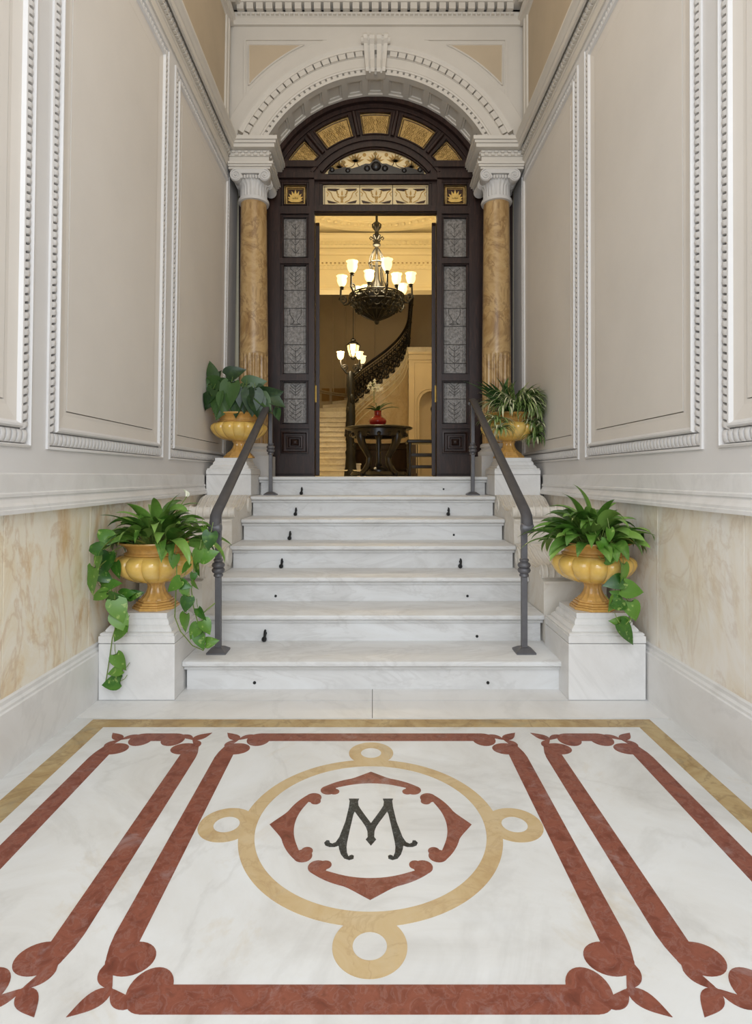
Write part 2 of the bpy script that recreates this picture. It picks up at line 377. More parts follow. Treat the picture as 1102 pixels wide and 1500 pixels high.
def side_wall(s, side):
    fn = wmap(s); root = sroot('wall_'+side)
    mb = MB()                                            # plain plaster ground around the panels
    def q(u0, u1, v0, v1): mb.add([fn(u0,v0,0), fn(u1,v0,0), fn(u1,v1,0), fn(u0,v1,0)], [(0,1,2,3)])
    q(-1.6, UB, 1.2, PV0); q(-1.6, UB, PV1, 4.5)
    e = [-1.6]+[x for p in PAN for x in p]+[UB]
    for i in range(0, len(e), 2): q(e[i], e[i+1], PV0, PV1)
    mb.add([fn(-1.6,0,-.12), fn(UB+.1,0,-.12), fn(UB+.1,6.25,-.12), fn(-1.6,6.25,-.12)], [(0,1,2,3)])   # back of the wall
    q(-1.6, UB, 0, .02)
    mb.build('plaster', M['plaster'], root)
    for k, (u0, u1) in enumerate(PAN):
        mo = MB()
        rect_loops(mo, fn, u0, u1, PV0, PV1, [(0,0),(0,.010),(.009,.013),(.014,.004),(.0145,-.016),(.0675,-.016,.0795),(.068,.010,.081),(.074,.017,.088),(.082,.016,.097),(.088,.006,.104),(.092,.0,.110)])
        st = .0355; cu0, cu1, cv0, cv1 = u0+.041, u1-.041, PV0+.047, PV1-.041
        nv = int((cv1-cv0-.05)/st); 
        for uu, sl in ((cu0, 1), (cu1, 1)):
            if uu < .5: continue
            for i in range(nv):
                pillow(mo, fn, uu, cv0+.03+(cv1-cv0-.055)*(i+.5)/nv, .050, st*.97, -.016, .011, False, sl)
        nu = int((cu1-cu0)/st)
        for vv, hh in ((cv0, .056), (cv1, .046)):
            for i in range(nu+1):
                uu = cu0+(cu1-cu0)*i/nu
                if uu < .5: continue
                pillow(mo, fn, uu, vv, st*.97, hh, -.016, .011, True, .4)
        mo.build('panel_moulding', M['plaster'], root, smooth=True)
        pf = MB()
        rect_loops(pf, fn, u0, u1, PV0, PV1, [(.091,.001,.109),(.150,-.004,.168),(.170,-.003,.186),(.1705,-.022,.1865),(.1745,-.022,.1905),(.175,-.001,.191)])
        pf.add([fn(u0+.175,PV0+.191,-.001), fn(u1-.175,PV0+.191,-.001), fn(u1-.175,PV1-.175,-.001), fn(u0+.175,PV1-.175,-.001)], [(0,1,2,3)])
        pf.build('panel_field', M['field'], root)
    # marble cladding slabs
    for i, (a, b) in enumerate(((-1.5,.2), (.203,.893), (.896,1.583), (1.586,2.274), (2.277,2.967), (2.970,3.66), (3.663,4.35), (4.353,4.96))):
        cl = MB(); cl.box(a, b, .29, 1.05, -.01, .004, lambda x, y, z: fn(x, y, z))
        o = cl.build('marble_cladding', M['gold'] if s < 0 else M['gold2'], root, bevel=.0015)
    gm = MB(); gm.box(-1.5, 5.0, .29, 1.05, -.03, -.004, lambda x, y, z: fn(x, y, z)); gm.build('cladding_joint', M['grout'], root)
    dr = MB(); sweep(dr, fn, [(0,1.046),(.040,1.046),(.040,1.062),(.034,1.066),(.034,1.078),(.026,1.090),(.019,1.106),(.019,1.112),(.024,1.116),(.024,1.128),(.014,1.134),(.014,1.208),(.004,1.214),(0,1.214)], -1.5, 4.944)
    dr.build('dado_rail', M['white'], root)
    co = MB()                                            # cornice at the spring of the arch
    sweep(co, fn, [(0,4.235),(.012,4.235),(.012,4.300),(.020,4.306),(.022,4.316),(.014,4.322),(.014,4.335),(0,4.335)], -1.6, 5.62)
    sweep(co, fn, [(0,4.335),(.020,4.335),(.020,4.392),(0,4.392)], -1.6, 5.55)
    sweep(co, fn, [(0,4.428),(.055,4.428),(.055,4.386),(.072,4.386),(.078,4.398),(.078,4.425),(.086,4.43),(.098,4.452),(.112,4.47),(.112,4.49),(.0,4.50)], -1.6, 5.55)
    n = 0; u = .8
    while u < 5.5:
        for r_ in (0, 1):
            uu = u+r_*.021; v0 = 4.342+.024*(1-r_)
            co.box(uu, uu+.028, v0, v0+.021, .018, .040, lambda x, y, z: fn(x, y, z))
        u += .043
    co.build('cornice', M['archw'], root, smooth=False)
    up = MB()                                            # upper register
    rect_loops(up, fn, -1.6, 5.62, 4.49, 5.80, [(0,0),(.06,0),(.065,.012),(.09,.016),(.10,.006),(.14,.002),(.145,-.012),(.16,-.012)])
    up.build('upper_frame', M['archw'], root)
    uf = MB(); uf.add([fn(-1.44,4.65,-.012), fn(5.46,4.65,-.012), fn(5.46,5.64,-.012), fn(-1.44,5.64,-.012)], [(0,1,2,3)])
    uf.add([fn(-1.6,5.8,0), fn(6.1,5.8,0), fn(6.1,6.3,0), fn(-1.6,6.3,0)], [(0,1,2,3)])
    uf.build('upper_field', M['ochre'], root)
    b = MB(); sweep(b, fn, [(0,0),(.026,0),(.026,.252),(.020,.258),(.020,.270),(.012,.280),(.012,.296),(.006,.304),(0,.304)], -1.6, 3.50)
    struct(b.build('baseboard_'+side, M['white']))
    tc = MB()                                            # ceiling cornice
    sweep(tc, fn, [(0,5.66),(.03,5.66),(.03,5.71),(.05,5.72),(.05,5.74),(.0,5.742),(.0,5.818),(.105,5.82),(.12,5.86),(.12,5.90),(.17,5.98),(.20,6.05),(.20,6.2),(0,6.2)], -1.6, 5.62)
    u = 1.0
    while u < 5.4: tc.box(u, u+.062, 5.742, 5.818, .0, .092, lambda x, y, z: fn(x, y, z)); u += .095
    tc.build('ceiling_cornice', M['archw'], root)
side_wall(-1, 'left'); side_wall(1, 'right')
mb = MB(); mb.box(-1.75, 1.75, -1.6, 6.0, 6.2, 6.3); struct(mb.build('ceiling', M['archw']))
# ------------------------------------------------------------------ arch wall at the back
BX, ZC, RA, YA = .026, 3.95, 1.237, 5.65
wb = sroot('wall_back')
th0 = math.asin((4.49-ZC)/RA)
mb = MB()
out = [(BX-1.62,4.49)]+[(BX-1.62,6.25),(BX+1.62,6.25),(BX+1.62,4.49)]
RQ = RA+.045; tq = math.asin((4.49-ZC)/RQ); innr = arc(BX, ZC, RQ, tq, pi-tq, 64)
mb.plate(out+innr, [], 0, .34, XZ(YA)); mb.build('arch_wall', M['archw'], wb)
def arc_sweep(mb, prof, a0, a1, n=72):                   # prof (r, w) w toward the viewer
    mb.loops([[(BX+r*cos(a), YA-w, ZC+r*sin(a)) for r, w in prof] for a in [a0+(a1-a0)*i/n for i in range(n+1)]], True, True, True)
def aa(r): return math.asin((4.49-ZC)/r)
mb = MB()
arc_sweep(mb, [(1.237,-.01),(1.237,.022),(1.262,.022),(1.262,-.012),(1.285,-.012),(1.285,.030),(1.30,.034),(1.312,.026),(1.400,.026),(1.400,.034),(1.404,.034),(1.404,-.005),(1.452,-.005),(1.452,.058),(1.470,.060),(1.490,.072),(1.506,.072),(1.512,.05),(1.52,.014),(1.52,-.01)], th0, pi-th0)
arc_sweep(mb, [(1.52,-.01),(1.52,.014),(1.655,.014),(1.66,.008),(1.668,.008),(1.668,-.01)], aa(1.668), pi-aa(1.668))
def arc_block(mb, r0, r1, w0, w1, pitch, gap):
    a = aa(r0)+.01; e = pi-a; n = int((e-a)*r0/pitch); st = (e-a)/n; g = gap/r0
    for i in range(n):
        b0 = a+i*st; b1 = b0+st-g
        if abs((b0+b1)/2-pi/2) < .10 and r0 > 1.3: continue
        vs = [(BX+r*cos(q), YA-w, ZC+r*sin(q)) for w in (w0, w1) for r in (r0, r1) for q in (b0, b1)]
        mb.add(vs, [(0,1,3,2),(4,6,7,5),(0,4,5,1),(2,3,7,6),(0,2,6,4),(1,5,7,3)])
arc_block(mb, 1.404, 1.452, -.006, .050, .082, .015)
arc_block(mb, 1.262, 1.285, -.013, .022, .060, .020)
mb.build('archivolt', M['archw'], wb)
mb = MB()                                                # coffered soffit of the arch
NC = 13; a0, a1 = th0, pi-th0; st = (a1-a0)/NC
rows = [YA-.01, YA+.055, YA+.27, 6.0]
def cyl(r, a, y): return (BX+r*cos(a), y, ZC+r*sin(a))
for i in range(NC):
    b0 = a0+i*st; b3 = b0+st; b1 = b0+st*.14; b2 = b3-st*.14
    A = [b0, b1, b2, b3]
    for x in range(3):
        for y in range(3):
            if x == 1 and y == 1: continue
            mb.add([cyl(RA-.002, A[x], rows[y]), cyl(RA-.002, A[x+1], rows[y]), cyl(RA-.002, A[x+1], rows[y+1]), cyl(RA-.002, A[x], rows[y+1])], [(0,1,2,3)])
    prev = None
    for (da, dy, r) in ((0,0,RA-.002),(.0,.0,RA+.010),(.006,.010,RA+.012),(.018,.028,RA+.012),(.018,.028,RA+.024)):
        lp = [cyl(r, b1+da, rows[1]+dy), cyl(r, b2-da, rows[1]+dy), cyl(r, b2-da, rows[2]-dy), cyl(r, b1+da, rows[2]-dy)]
        if prev: mb.loops([prev, lp])
        prev = lp
    mb.add(prev, [(0,1,2,3)])
mb.build('coffered_soffit', M['archw'], wb)
mb = MB()                                                # spandrel panels and their frame
for sx in (-1, 1):
    xo = BX+sx*1.262; zt = 5.495; rr = 1.70
    pts = [(xo, zt)]
    xa = sqrt(rr**2-(zt-ZC)**2)
    zb = ZC+sqrt(rr**2-1.262**2)
    A0 = atan2(zt-ZC, sx*xa); A1 = atan2(zb-ZC, sx*1.262)
    pts += [(BX+rr*cos(A0+(A1-A0)*i/16), ZC+rr*sin(A0+(A1-A0)*i/16)) for i in range(17)]
    mb.prism(pts, -.002, -.006, XZ(YA))
    e = MB(); e.tube([(p[0], YA-.006, p[1]) for p in pts], .009, 6, True); e.build('spandrel_moulding', M['archw'], wb)
mb.build('spandrel_field', M['ochre'], wb)
mb = MB()
for sx in (-1, 1): mb.box(BX+sx*1.30-.012, BX+sx*1.30+.012, YA-.012, YA+.002, 4.49, 5.535)
mb.box(BX-1.312, BX+1.312, YA-.012, YA+.002, 5.535, 5.56); mb.build('upper_frame', M['archw'], wb)
ks = MB()                                                # keystone: two scrolled halves
for sx in (-1, 1):
    prof = [(-.02,5.17),(.085,5.17),(.10,5.20),(.09,5.235),(.075,5.30),(.08,5.37),(.10,5.43),(.135,5.455),(.145,5.485),(.13,5.51),(-.02,5.515)]
    for g0, g1, ex in ((.010,.048,0), (.048,.064,-.018), (.064,.096,.008)):
        def kf(a, b, d, sx=sx): return (BX+sx*d*(1+.28*(b-5.17)/.34), YA-a, b)
        ks.prism([(a+(ex if a > 0 else 0), b) for a, b in prof], g0, g1, kf)
    ks.lathe([(.0,-.03),(.03,-.03),(.033,0),(.03,.03),(.0,.03)], (BX+sx*.112, YA-.10, 5.465), 14, axis='x')
ks.build('keystone', M['archw'], wb, bevel=.003)
mb = MB()                                                # cornice under the ceiling
bk = lambda u, v, w: Vector((u, YA-w, v))
sweep(mb, bk, [(-.01,5.675),(.03,5.675),(.034,5.685),(.034,5.735),(.05,5.745),(.06,5.765),(.06,5.776),(.0,5.778),(.0,5.840),(.105,5.842),(.12,5.88),(.12,5.93),(.17,6.0),(.20,6.06),(.20,6.2),(-.01,6.2)], BX-1.55, BX+1.55)
x = -1.36
while x < 1.36: mb.box(BX+x, BX+x+.066, YA-.098, YA-.001, 5.778, 5.840); x += .0945
x = -1.36
while x < 1.36: mb.box(BX+x, BX+x+.03, YA-.075, YA-.03, 5.745, 5.763); x += .0472
mb.build('ceiling_cornice', M['archw'], wb)
# ------------------------------------------------------------------ columns with entablature blocks
def column(cx, s, label):
    t = thing('column', (cx, 5.72, 1.2), label, 'column')
    cy = 5.72
    m = MB(); m.box(cx-.185, cx+.185, 5.535, 5.90, 1.197, 1.40); m.lathe([(.18,1.40),(.185,1.415),(.185,1.44),(.165,1.455),(.15,1.47),(.155,1.485),(.165,1.49),(.16,1.515),(.148,1.525)], (cx,cy,0), 36)
    m.build('base', M['cap'], t, smooth=True)
    m = MB(); NF = 18
    def fm(a, z): 
        if z > 2.41: return 1
        return 1-.075*max(0, abs(sin(a*NF/2))-.35)/.65
    pr = [(.140,1.52)]+[(.142, 1.6+.1*i) for i in range(8)]+[(.142,2.40),(.142,2.415)]+[(.142-.014*((z-2.42)/1.53), z) for z in [2.42+1.53*i/8 for i in range(9)]]
    m.lathe(pr, (cx,cy,0), 216, fm)
    m.build('shaft', M['colstone'], t, smooth=True)
    m = MB()
    m.lathe([(.128,3.93),(.150,3.935),(.155,3.952),(.150,3.968),(.134,3.972)], (cx,cy,0), 40)
    m.lathe([(.132,3.97),(.134,4.07),(.150,4.10),(.160,4.125),(.150,4.16),(.14,4.21)], (cx,cy,0), 144, lambda a, z: 1-(.06*abs(sin(a*12)) if z < 4.08 else .05*abs(sin(a*10)) if z < 4.15 else 0))
    for sx in (-1, 1):                                   # bolsters with spiral ends
        vx = cx+sx*.142; vz = 4.145
        m.lathe([(.0,5.545),(.056,5.545),(.058,5.56),(.052,5.60),(.040,5.66),(.036,5.72),(.040,5.78),(.052,5.86),(.058,5.90),(.0,5.90)], (vx,0,vz), 24, axis='y')
        for k in (-.03, 0, .03): m.lathe([(.036,cy+k-.01),(.045,cy+k),(.036,cy+k+.01)], (vx,0,vz), 20, axis='y')
        sp = []
        for i in range(46):
            a = i/45*2*pi*2.3; r = .056*(1-i/45*.9)
            sp.append((vx+sx*r*sin(a)*1, 5.542, vz+r*cos(a)))
        m.tube(sp, .0065, 6)
        m.ball((vx,5.542,vz), .010)
    m.box(cx-.142, cx+.142, 5.548, 5.90, 4.165, 4.205)
    eg = 7
    for i in range(eg): m.ball((cx-.085+.17*i/(eg-1), 5.556, 4.135), .016, 8, 6, (.8,.8,1.3))
    m.build('capital', M['cap'], t, smooth=True)
    m = MB(); xi = cx-s*.215; xo = s*1.445+BX*1.2
    x0, x1 = min(xi, xo), max(xi, xo)
    def stack(e, z0, z1, fr): m.box(x0-(e if s > 0 else 0), x1+(e if s < 0 else 0), fr, 5.99, z0, z1)
    stack(-.02, 4.205, 4.225, 5.545); stack(0, 4.225, 4.245, 5.53); stack(.012, 4.245, 4.268, 5.518)
    stack(-.035, 4.268, 4.338, 5.57); stack(-.028, 4.338, 4.394, 5.56)
    stack(.03, 4.394, 4.43, 5.50); stack(.045, 4.43, 4.455, 5.485); stack(.06, 4.455, 4.492, 5.47)
    n = 6
    for r_ in (0, 1):
        for i in range(n):
            xx = x0+.03+(x1-x0-.06)*(i+.5*r_)/n
            m.box(xx, xx+.036, 5.545, 5.565, 4.342+.025*(1-r_), 4.363+.025*(1-r_))
        for i in range(7):
            yy = 5.575+.06*(i+.5*r_); xe = (x1+.005 if s < 0 else x0-.005)
            e2 = xi-s*(-.028)
            m.box(e2-.012, e2+.012, yy, yy+.036, 4.342+.025*(1-r_), 4.363+.025*(1-r_))
    m.build('entablature', M['archw'], t, bevel=.003)
    return t
column(-1.201, -1, 'ochre marble column left of the doorway, behind the broad-leaved plant')
column(1.246, 1, 'ochre marble column right of the doorway, behind the spider plant')
# ------------------------------------------------------------------ wooden door screen
YD = 6.0
def dp(px, py): p = at(px, py, YD); return (p.x, p.z)
def drect(x0, y0, x1, y1): a = dp(x0, y1); b = dp(x1, y0); return [(a[0],a[1]), (b[0],a[1]), (b[0],b[1]), (a[0],b[1])]
door = sroot('door_1', (BX, YD, 1.197))
def pol(r, deg): return (BX+r*cos(R(deg)), ZC+r*sin(R(deg)))
def fanpane(d0, d1, n=10): return [pol(1.105, d0+(d1-d0)*i/n) for i in range(n+1)]+[pol(.868, d1-(d1-d0)*i/n) for i in range(n+1)]
fans = [fanpane(81,99), fanpane(105,126), fanpane(54,75)]
zcut = 4.53
for sg in (-1, 1):
    ao = math.degrees(math.asin((zcut-ZC)/1.105)); pts = []
    for i in range(9): 
        a = 47+(ao-47)*i/8; p = pol(1.105, a); pts.append((BX+sg*(p[0]-BX), p[1]))
    p = pol(.868, 47); ai = math.degrees(math.asin((zcut-ZC)/.868))
    pts += [(BX+sg*.868*cos(R(ai)), zcut)]
    for i in range(5):
        a = ai+(47-ai)*i/4; p = pol(.868, a); pts.append((BX+sg*(p[0]-BX), p[1]))
    fans.append(pts)
zl = dp(0,257)[1]; al = math.asin((zl-ZC)/.712)
lun = arc(BX, ZC, .712, al, pi-al, 28)
trans = drect(473,269,628,301)
shells = [drect(416,270,449,300), drect(650.5,270,684,300)]
sides = []
for a, b in ((415,450), (649,684)):
    sides += [drect(a,319,b,377), drect(a,389,b,547), drect(a,560,b,620)]
oL, oR = dp(461,0)[0], dp(640,0)[0]; oT = dp(0,312)[1]
outer = [(-1.42,1.197),(oL,1.197),(oL,oT),(oR,oT),(oR,1.197),(1.48,1.197),(1.48,5.30),(-1.42,5.30)]
mb = MB(); mb.plate(outer, fans+[lun,trans]+shells+sides, 0, .07, XZ(YD)); mb.build('door_frame', M['wood'], door)
mb = MB()                                                # mouldings and raised members on the screen
def bead(poly, r=.011, y=YD-.004, grow=0):
    c = Vector((sum(p[0] for p in poly)/len(poly), sum(p[1] for p in poly)/len(poly)))
    pts = []
    for p in poly:
        d = Vector(p)-c; d = d*(1+grow/max(d.length,.01)); pts.append((c.x+d.x, y, c.y+d.y))
    mb.tube(pts, r, 6, True)
for p in fans+[lun, trans]+shells+sides: bead(p, .010)
for p in [trans]+shells+sides: bead(p, .007, YD-.004, .035)
def raised(x0,y0,x1,y1,w):
    r = drect(x0,y0,x1,y1); mb.box(r[0][0], r[2][0], YD-w, YD+.01, r[0][1], r[2][1])
for a, b in ((393,411), (453,461), (640,647), (687,703)): raised(a, 264, b, 694, .022)
raised(393,255,461,263,.04); raised(640,255,703,263,.04); raised(461,258,640,266,.045); raised(461,303,640,311,.03)
raised(411,303,453,314,.02); raised(647,303,687,314,.02); raised(411,379,453,387,.026); raised(647,379,687,387,.026)
raised(411,549,453,558,.026); raised(647,549,687,558,.026); raised(411,622,453,628,.026); raised(647,622,687,628,.026)
raised(406,668,458,694,.03); raised(643,668,693,694,.03); raised(394,238,466,246,.03); raised(634,238,704,246,.03)
for r0, r1, w in ((1.19,1.25,.05), (1.135,1.15,.02), (.72,.75,.035), (.80,.83,.02)):
    a = math.asin(min(.99,(4.42-ZC)/r1)); n = 48; b = pi-a
    mb.loops([[(BX+r*cos(q), YD-ww, ZC+r*sin(q)) for r, ww in ((r0,-.01),(r0,w),(r1,w),(r1,-.01))] for q in [a+(b-a)*i/n for i in range(n+1)]], True, True, True)
for d in (50.5, 78, 102, 129.5):
    for k in (-1, 1):
        pass
    p0 = pol(.86, d); p1 = pol(1.12, d); mb.tube([(p0[0],YD-.012,p0[1]), (p1[0],YD-.012,p1[1])], .022, 6)
for a, b in ((412,452), (648,686)):                      # square boss panels at the foot
    r = drect(a,632,b,664); cx_ = (r[0][0]+r[2][0])/2; cz_ = (r[0][1]+r[2][1])/2; hw = (r[2][0]-r[0][0])/2; hh = (r[2][1]-r[0][1])/2
    ls = []
    for k, w in ((1,0),(1,.02),(.88,.024),(.80,.004),(.62,.004),(.58,.02),(.46,.022),(.40,.006),(.30,.006),(.26,.018),(.08,.036)):
        ls.append([(cx_-hw*k,YD-w,cz_-hh*k), (cx_+hw*k,YD-w,cz_-hh*k), (cx_+hw*k,YD-w,cz_+hh*k), (cx_-hw*k,YD-w,cz_+hh*k)])
    mb.loops(ls, True, False, True)
mb.build('door_moulding', M['wood'], door, smooth=True)
def pane(polys, name, mat):
    m = MB()
    for p in polys: m.prism(p, .030, .036, XZ(YD))
    return m.build(name, mat, door)
pane(fans, 'fanlight_glass', M['fanglass']); pane([lun], 'lunette_glass', M['lunglass']); pane([trans], 'transom_glass', M['lunglass'])
pane(shells, 'shell_panel_glass', M['fanglass'])
for i in range(2): pane(sides[i*3:i*3+3], 'sidelight_glass', M['sideglass'])
# leading and painted ornament on the glass
ld = MB(); yl = YD+.027
def line(pts, r=.0035): ld.tube([(p[0], yl, p[1]) for p in pts], r, 5)
def pxl(pts): return [dp(*p) for p in pts]
for a, b in ((415,450), (649,684)):
    for y in (348.5, 424, 450.5, 477, 504, 531.5, 584): line(pxl([(a,y),(b,y)]))
    for (y0, y1) in ((319,377), (389,547), (560,620)):
        line(pxl([(a+2.5,y0+2),(a+2.5,y1-2)]), .002); line(pxl([(b-2.5,y0+2),(b-2.5,y1-2)]), .002)
        line(pxl([(a+5,y0+2),(a+5,y1-2)]), .0015); line(pxl([(b-5,y0+2),(b-5,y1-2)]), .0015)
    m_ = (a+b)/2                                         # engraved vase and sprigs
    line(pxl([(m_-9,452),(m_-8,460),(m_-4,466),(m_-2,470),(m_-4,473),(m_-8,474),(m_+8,474),(m_+4,473),(m_+2,470),(m_+4,466),(m_+8,460),(m_+9,452)]), .0028)
    for (y0, y1, amp) in ((373,326,6), (420,394,8), (543,508,8), (580,563,8), (616,590,9)):
        line(pxl([(m_,y0),(m_,y1)]), .0022)
        for k in range(4):
            y = y0+(y1-y0)*(k+.3)/4
            for sg in (-1, 1): line(pxl([(m_,y),(m_+sg*amp*.5,y-3),(m_+sg*amp,y-7)]), .0022)
line(pxl([(527,269),(527,301)]), .004); line(pxl([(575.5,269),(575.5,301)]), .004)
for q in (475.5, 625.5): line(pxl([(q,271),(q,299)]), .003)
for y in (272, 298.5): line(pxl([(474,y),(627,y)]), .0028)
for q in (498, 602):                                     # came lines of the lunette
    p = dp(q, 230); line([pol(.70, math.degrees(atan2(p[1]-ZC, p[0]-BX))), pol(.50, math.degrees(atan2(p[1]-ZC, p[0]-BX)))], .004)
line([(BX, ZC+.70), (BX, ZC+.55)], .004)
ld.build('leading', M['lead'], door)
go = MB(); br = MB(); yo = YD+.0245
def blade(mbx, pts, d=.003): mbx.prism(pts, 0, d, XZ(yo))
for q in range(3):                                       # transom: scrolls and a vase in each light
    c = 501+q*50.5
    for sg in (-1, 1):
        blade(br, pxl([(c+sg*3,275),(c+sg*10,278.5),(c+sg*20,277),(c+sg*22,274.5),(c+sg*10,274.5)]))
        blade(br, pxl([(c+sg*6,295.5),(c+sg*14,293.5),(c+sg*22,291.5),(c+sg*20,296),(c+sg*12,296.5)]))
        go.tube([(p[0], yo, p[1]) for p in pxl([(c+sg*22,276),(c+sg*16,281),(c+sg*14,287),(c+sg*10,292),(c+sg*4,295)])], .0045, 5)
        go.tube([(p[0], yo, p[1]) for p in pxl([(c+sg*22,286),(c+sg*20,282),(c+sg*23,279)])], .004, 5)
        for k in range(3):
            p = dp(c+sg*(3+k*1.6), 288-k*3.5); blade(go, petal(p[0], p[1], pi/2-sg*(.9-.2*k), .042, .008, 6))
    blade(go, pxl([(c-3,286),(c-2.4,289),(c-1.2,292),(c-2.4,295),(c+2.4,295),(c+1.2,292),(c+2.4,289),(c+3,286)]))
    p = dp(c, 285); blade(go, petal(p[0], p[1], pi/2, .06, .010, 6))
for i in range(15):                                      # scallops round the lunette rim
    a = 180*(.5+(i-7)/18); 
    p = pol(.672, a); go.ball((p[0], yo, p[1]), .020, 8, 5, (1,.25,1))
for q in (520.5, 550, 579.5, 497, 603):
    b0 = dp(q, 245 if q in (497,603) else 236)
    for k in range(7):
        blade(go, petal(b0[0], b0[1], R(20+k*23.5), .10, .013, 6))
for q in (508, 535, 565, 592):
    cc = dp(q, 236); 
    br.tube([(cc[0]+.088*cos(a), yo, cc[1]+.058*sin(a)) for a in [pi+pi*i/10 for i in range(11)]], .004, 5)
dk = MB(); sh = MB()
for r in shells:                                         # shells in the two square lights
    q_ = (r[2][0]-r[0][0])*.17; dk.prism([(r[0][0]+q_,r[0][1]+q_),(r[2][0]-q_,r[0][1]+q_),(r[2][0]-q_,r[2][1]-q_),(r[0][0]+q_,r[2][1]-q_)], .0275, .0295, XZ(YD))
    cx_ = (r[0][0]+r[2][0])/2; hw = (r[2][0]-r[0][0])/2; zb = r[0][1]+.050
    for k in range(9): sh.prism(petal(cx_, zb, R(8+k*20.5), .122-.040*abs(k-4)/4, .018, 8), 0, -.006-.001*(k % 2), XZ(yo))
    sh.prism([(cx_-.04,zb-.014),(cx_+.04,zb-.014),(cx_+.022,zb+.02),(cx_-.022,zb+.02)], 0, -.009, XZ(yo))
    for k in (.12, .30):
        h = hw*(1-k); z0 = r[0][1]+hw*k*.9; z1 = r[2][1]-hw*k*.9
        br.tube([(cx_-h,yo,z0),(cx_+h,yo,z0),(cx_+h,yo,z1),(cx_-h,yo,z1)], .006, 4, True)
    for sx in (-1, 1):
        for (zz, s2) in ((r[2][1]-.055, -1), (r[0][1]+.05, 1)):
            x = cx_+sx*hw*.62; blade(br, [(x,zz),(x-sx*.055,zz),(x,zz+s2*.06)], .002)
dk2 = MB()
for p in fans:                                           # painted sprays in the fanlight
    cxp = sum(q[0] for q in p)/len(p); czp = sum(q[1] for q in p)/len(p); a = atan2(czp-ZC, cxp-BX)
    rs = random.Random(int(abs(a)*1000))
    tg = Vector((sin(a), -cos(a))); rd_ = Vector((cos(a), sin(a)))
    for sg in (-1, 1):
        for lane in (-.05, 0, .05):
            for k in range(6):
                b0 = Vector((cxp, czp))+tg*sg*(.008+.019*k)+rd_*(lane+rs.uniform(-.008,.008))
                for s3 in (-1, 1):
                    an = a-sg*pi/2+s3*rs.uniform(.5,1.0)
                    dk2.tube([(b0.x, yo, b0.y), (b0.x+.020*cos(an), yo, b0.y+.020*sin(an)), (b0.x+.036*cos(an+.4*s3), yo, b0.y+.036*sin(an+.4*s3))], .0017, 4)
    br.tube([(cxp+(q[0]-cxp)*.86, yo, czp+(q[1]-czp)*.84) for q in p], .0045, 5, True)
dk2.build('painted_spray', M['leadbrown'], door)
sh.build('gilt_shell', M['gild'], door)
dk.build('shell_ground', M['leadbrown'], door)
go.build('gilt_glass_ornament', M['leadgold'], door); br.build('brown_glass_ornament', M['leadbrown'], door)
cr = MB()                                                # carved crest standing in the lunette
pts = pxl([(481,256),(484,249),(490,252),(497,250),(506,248),(516,250),(526,247),(536,243),(542,243),(547,239),(551,237),(555,239),(560,243),(566,243),(576,247),(586,250),(596,248),(605,250),(612,252),(618,249),(621,256),(621,259),(481,259)])
cr.prism(pts, -.045, .02, XZ(YD))
for q, y, r in ((487,252,.03), (615,252,.03), (551,247,.055), (538,250,.035), (564,250,.035), (510,253,.028), (592,253,.028)):
    p = dp(q, y); cr.ball((p[0], YD-.045, p[1]), r, 10, 6, (1,.6,.9))
cr.build('carved_crest', M['woodblack'], door, smooth=True)
# opened leaves, folded back into the hall
def leaf_door(hx, s):
    L = .60; ang = -R(9)*s
    m = MB()
    def fn(a, b, d): return (hx+s*0+d*cos(ang)*1-a*sin(ang), YD+.075+a, b)
    z1 = oT-.075
    poly = [(0,1.205),(L,1.205),(L,z1)]+[(.08-.08*sin(t), z1-.0+.06*(cos(t)) -.06+.06) for t in (0,)]+[(0,z1)]
    poly = [(0,1.205),(L,1.205),(L,z1+.03),(.06,z1+.03),(.02,z1+.015),(0,z1-.03)]
    m.prism(poly, 0, -s*.045, fn)
    for (a, b) in ((1.3,1.65), (1.75,2.2), (2.3,3.5)):
        m.prism([(.09,a),(L-.09,a),(L-.09,b),(.09,b)], .002*s, .014*s, fn)
    o = m.build('door_leaf', M['wood'], door, bevel=.006)
    h = MB(); zz = 2.08; h.lathe([(.0,-.02),(.018,-.02),(.018,.0),(.010,.01),(.010,.03),(.024,.04),(.02,.06),(0,.065)], (hx-s*.0, YD+.10, zz), 12, axis='y')
    h.box(hx-.012-s*.0, hx+.012, YD+.066, YD+.09, zz-.09, zz+.09)
    h.build('door_knob', M['brass'], o)
leaf_door(oL+.002, -1); leaf_door(oR-.002, 1)
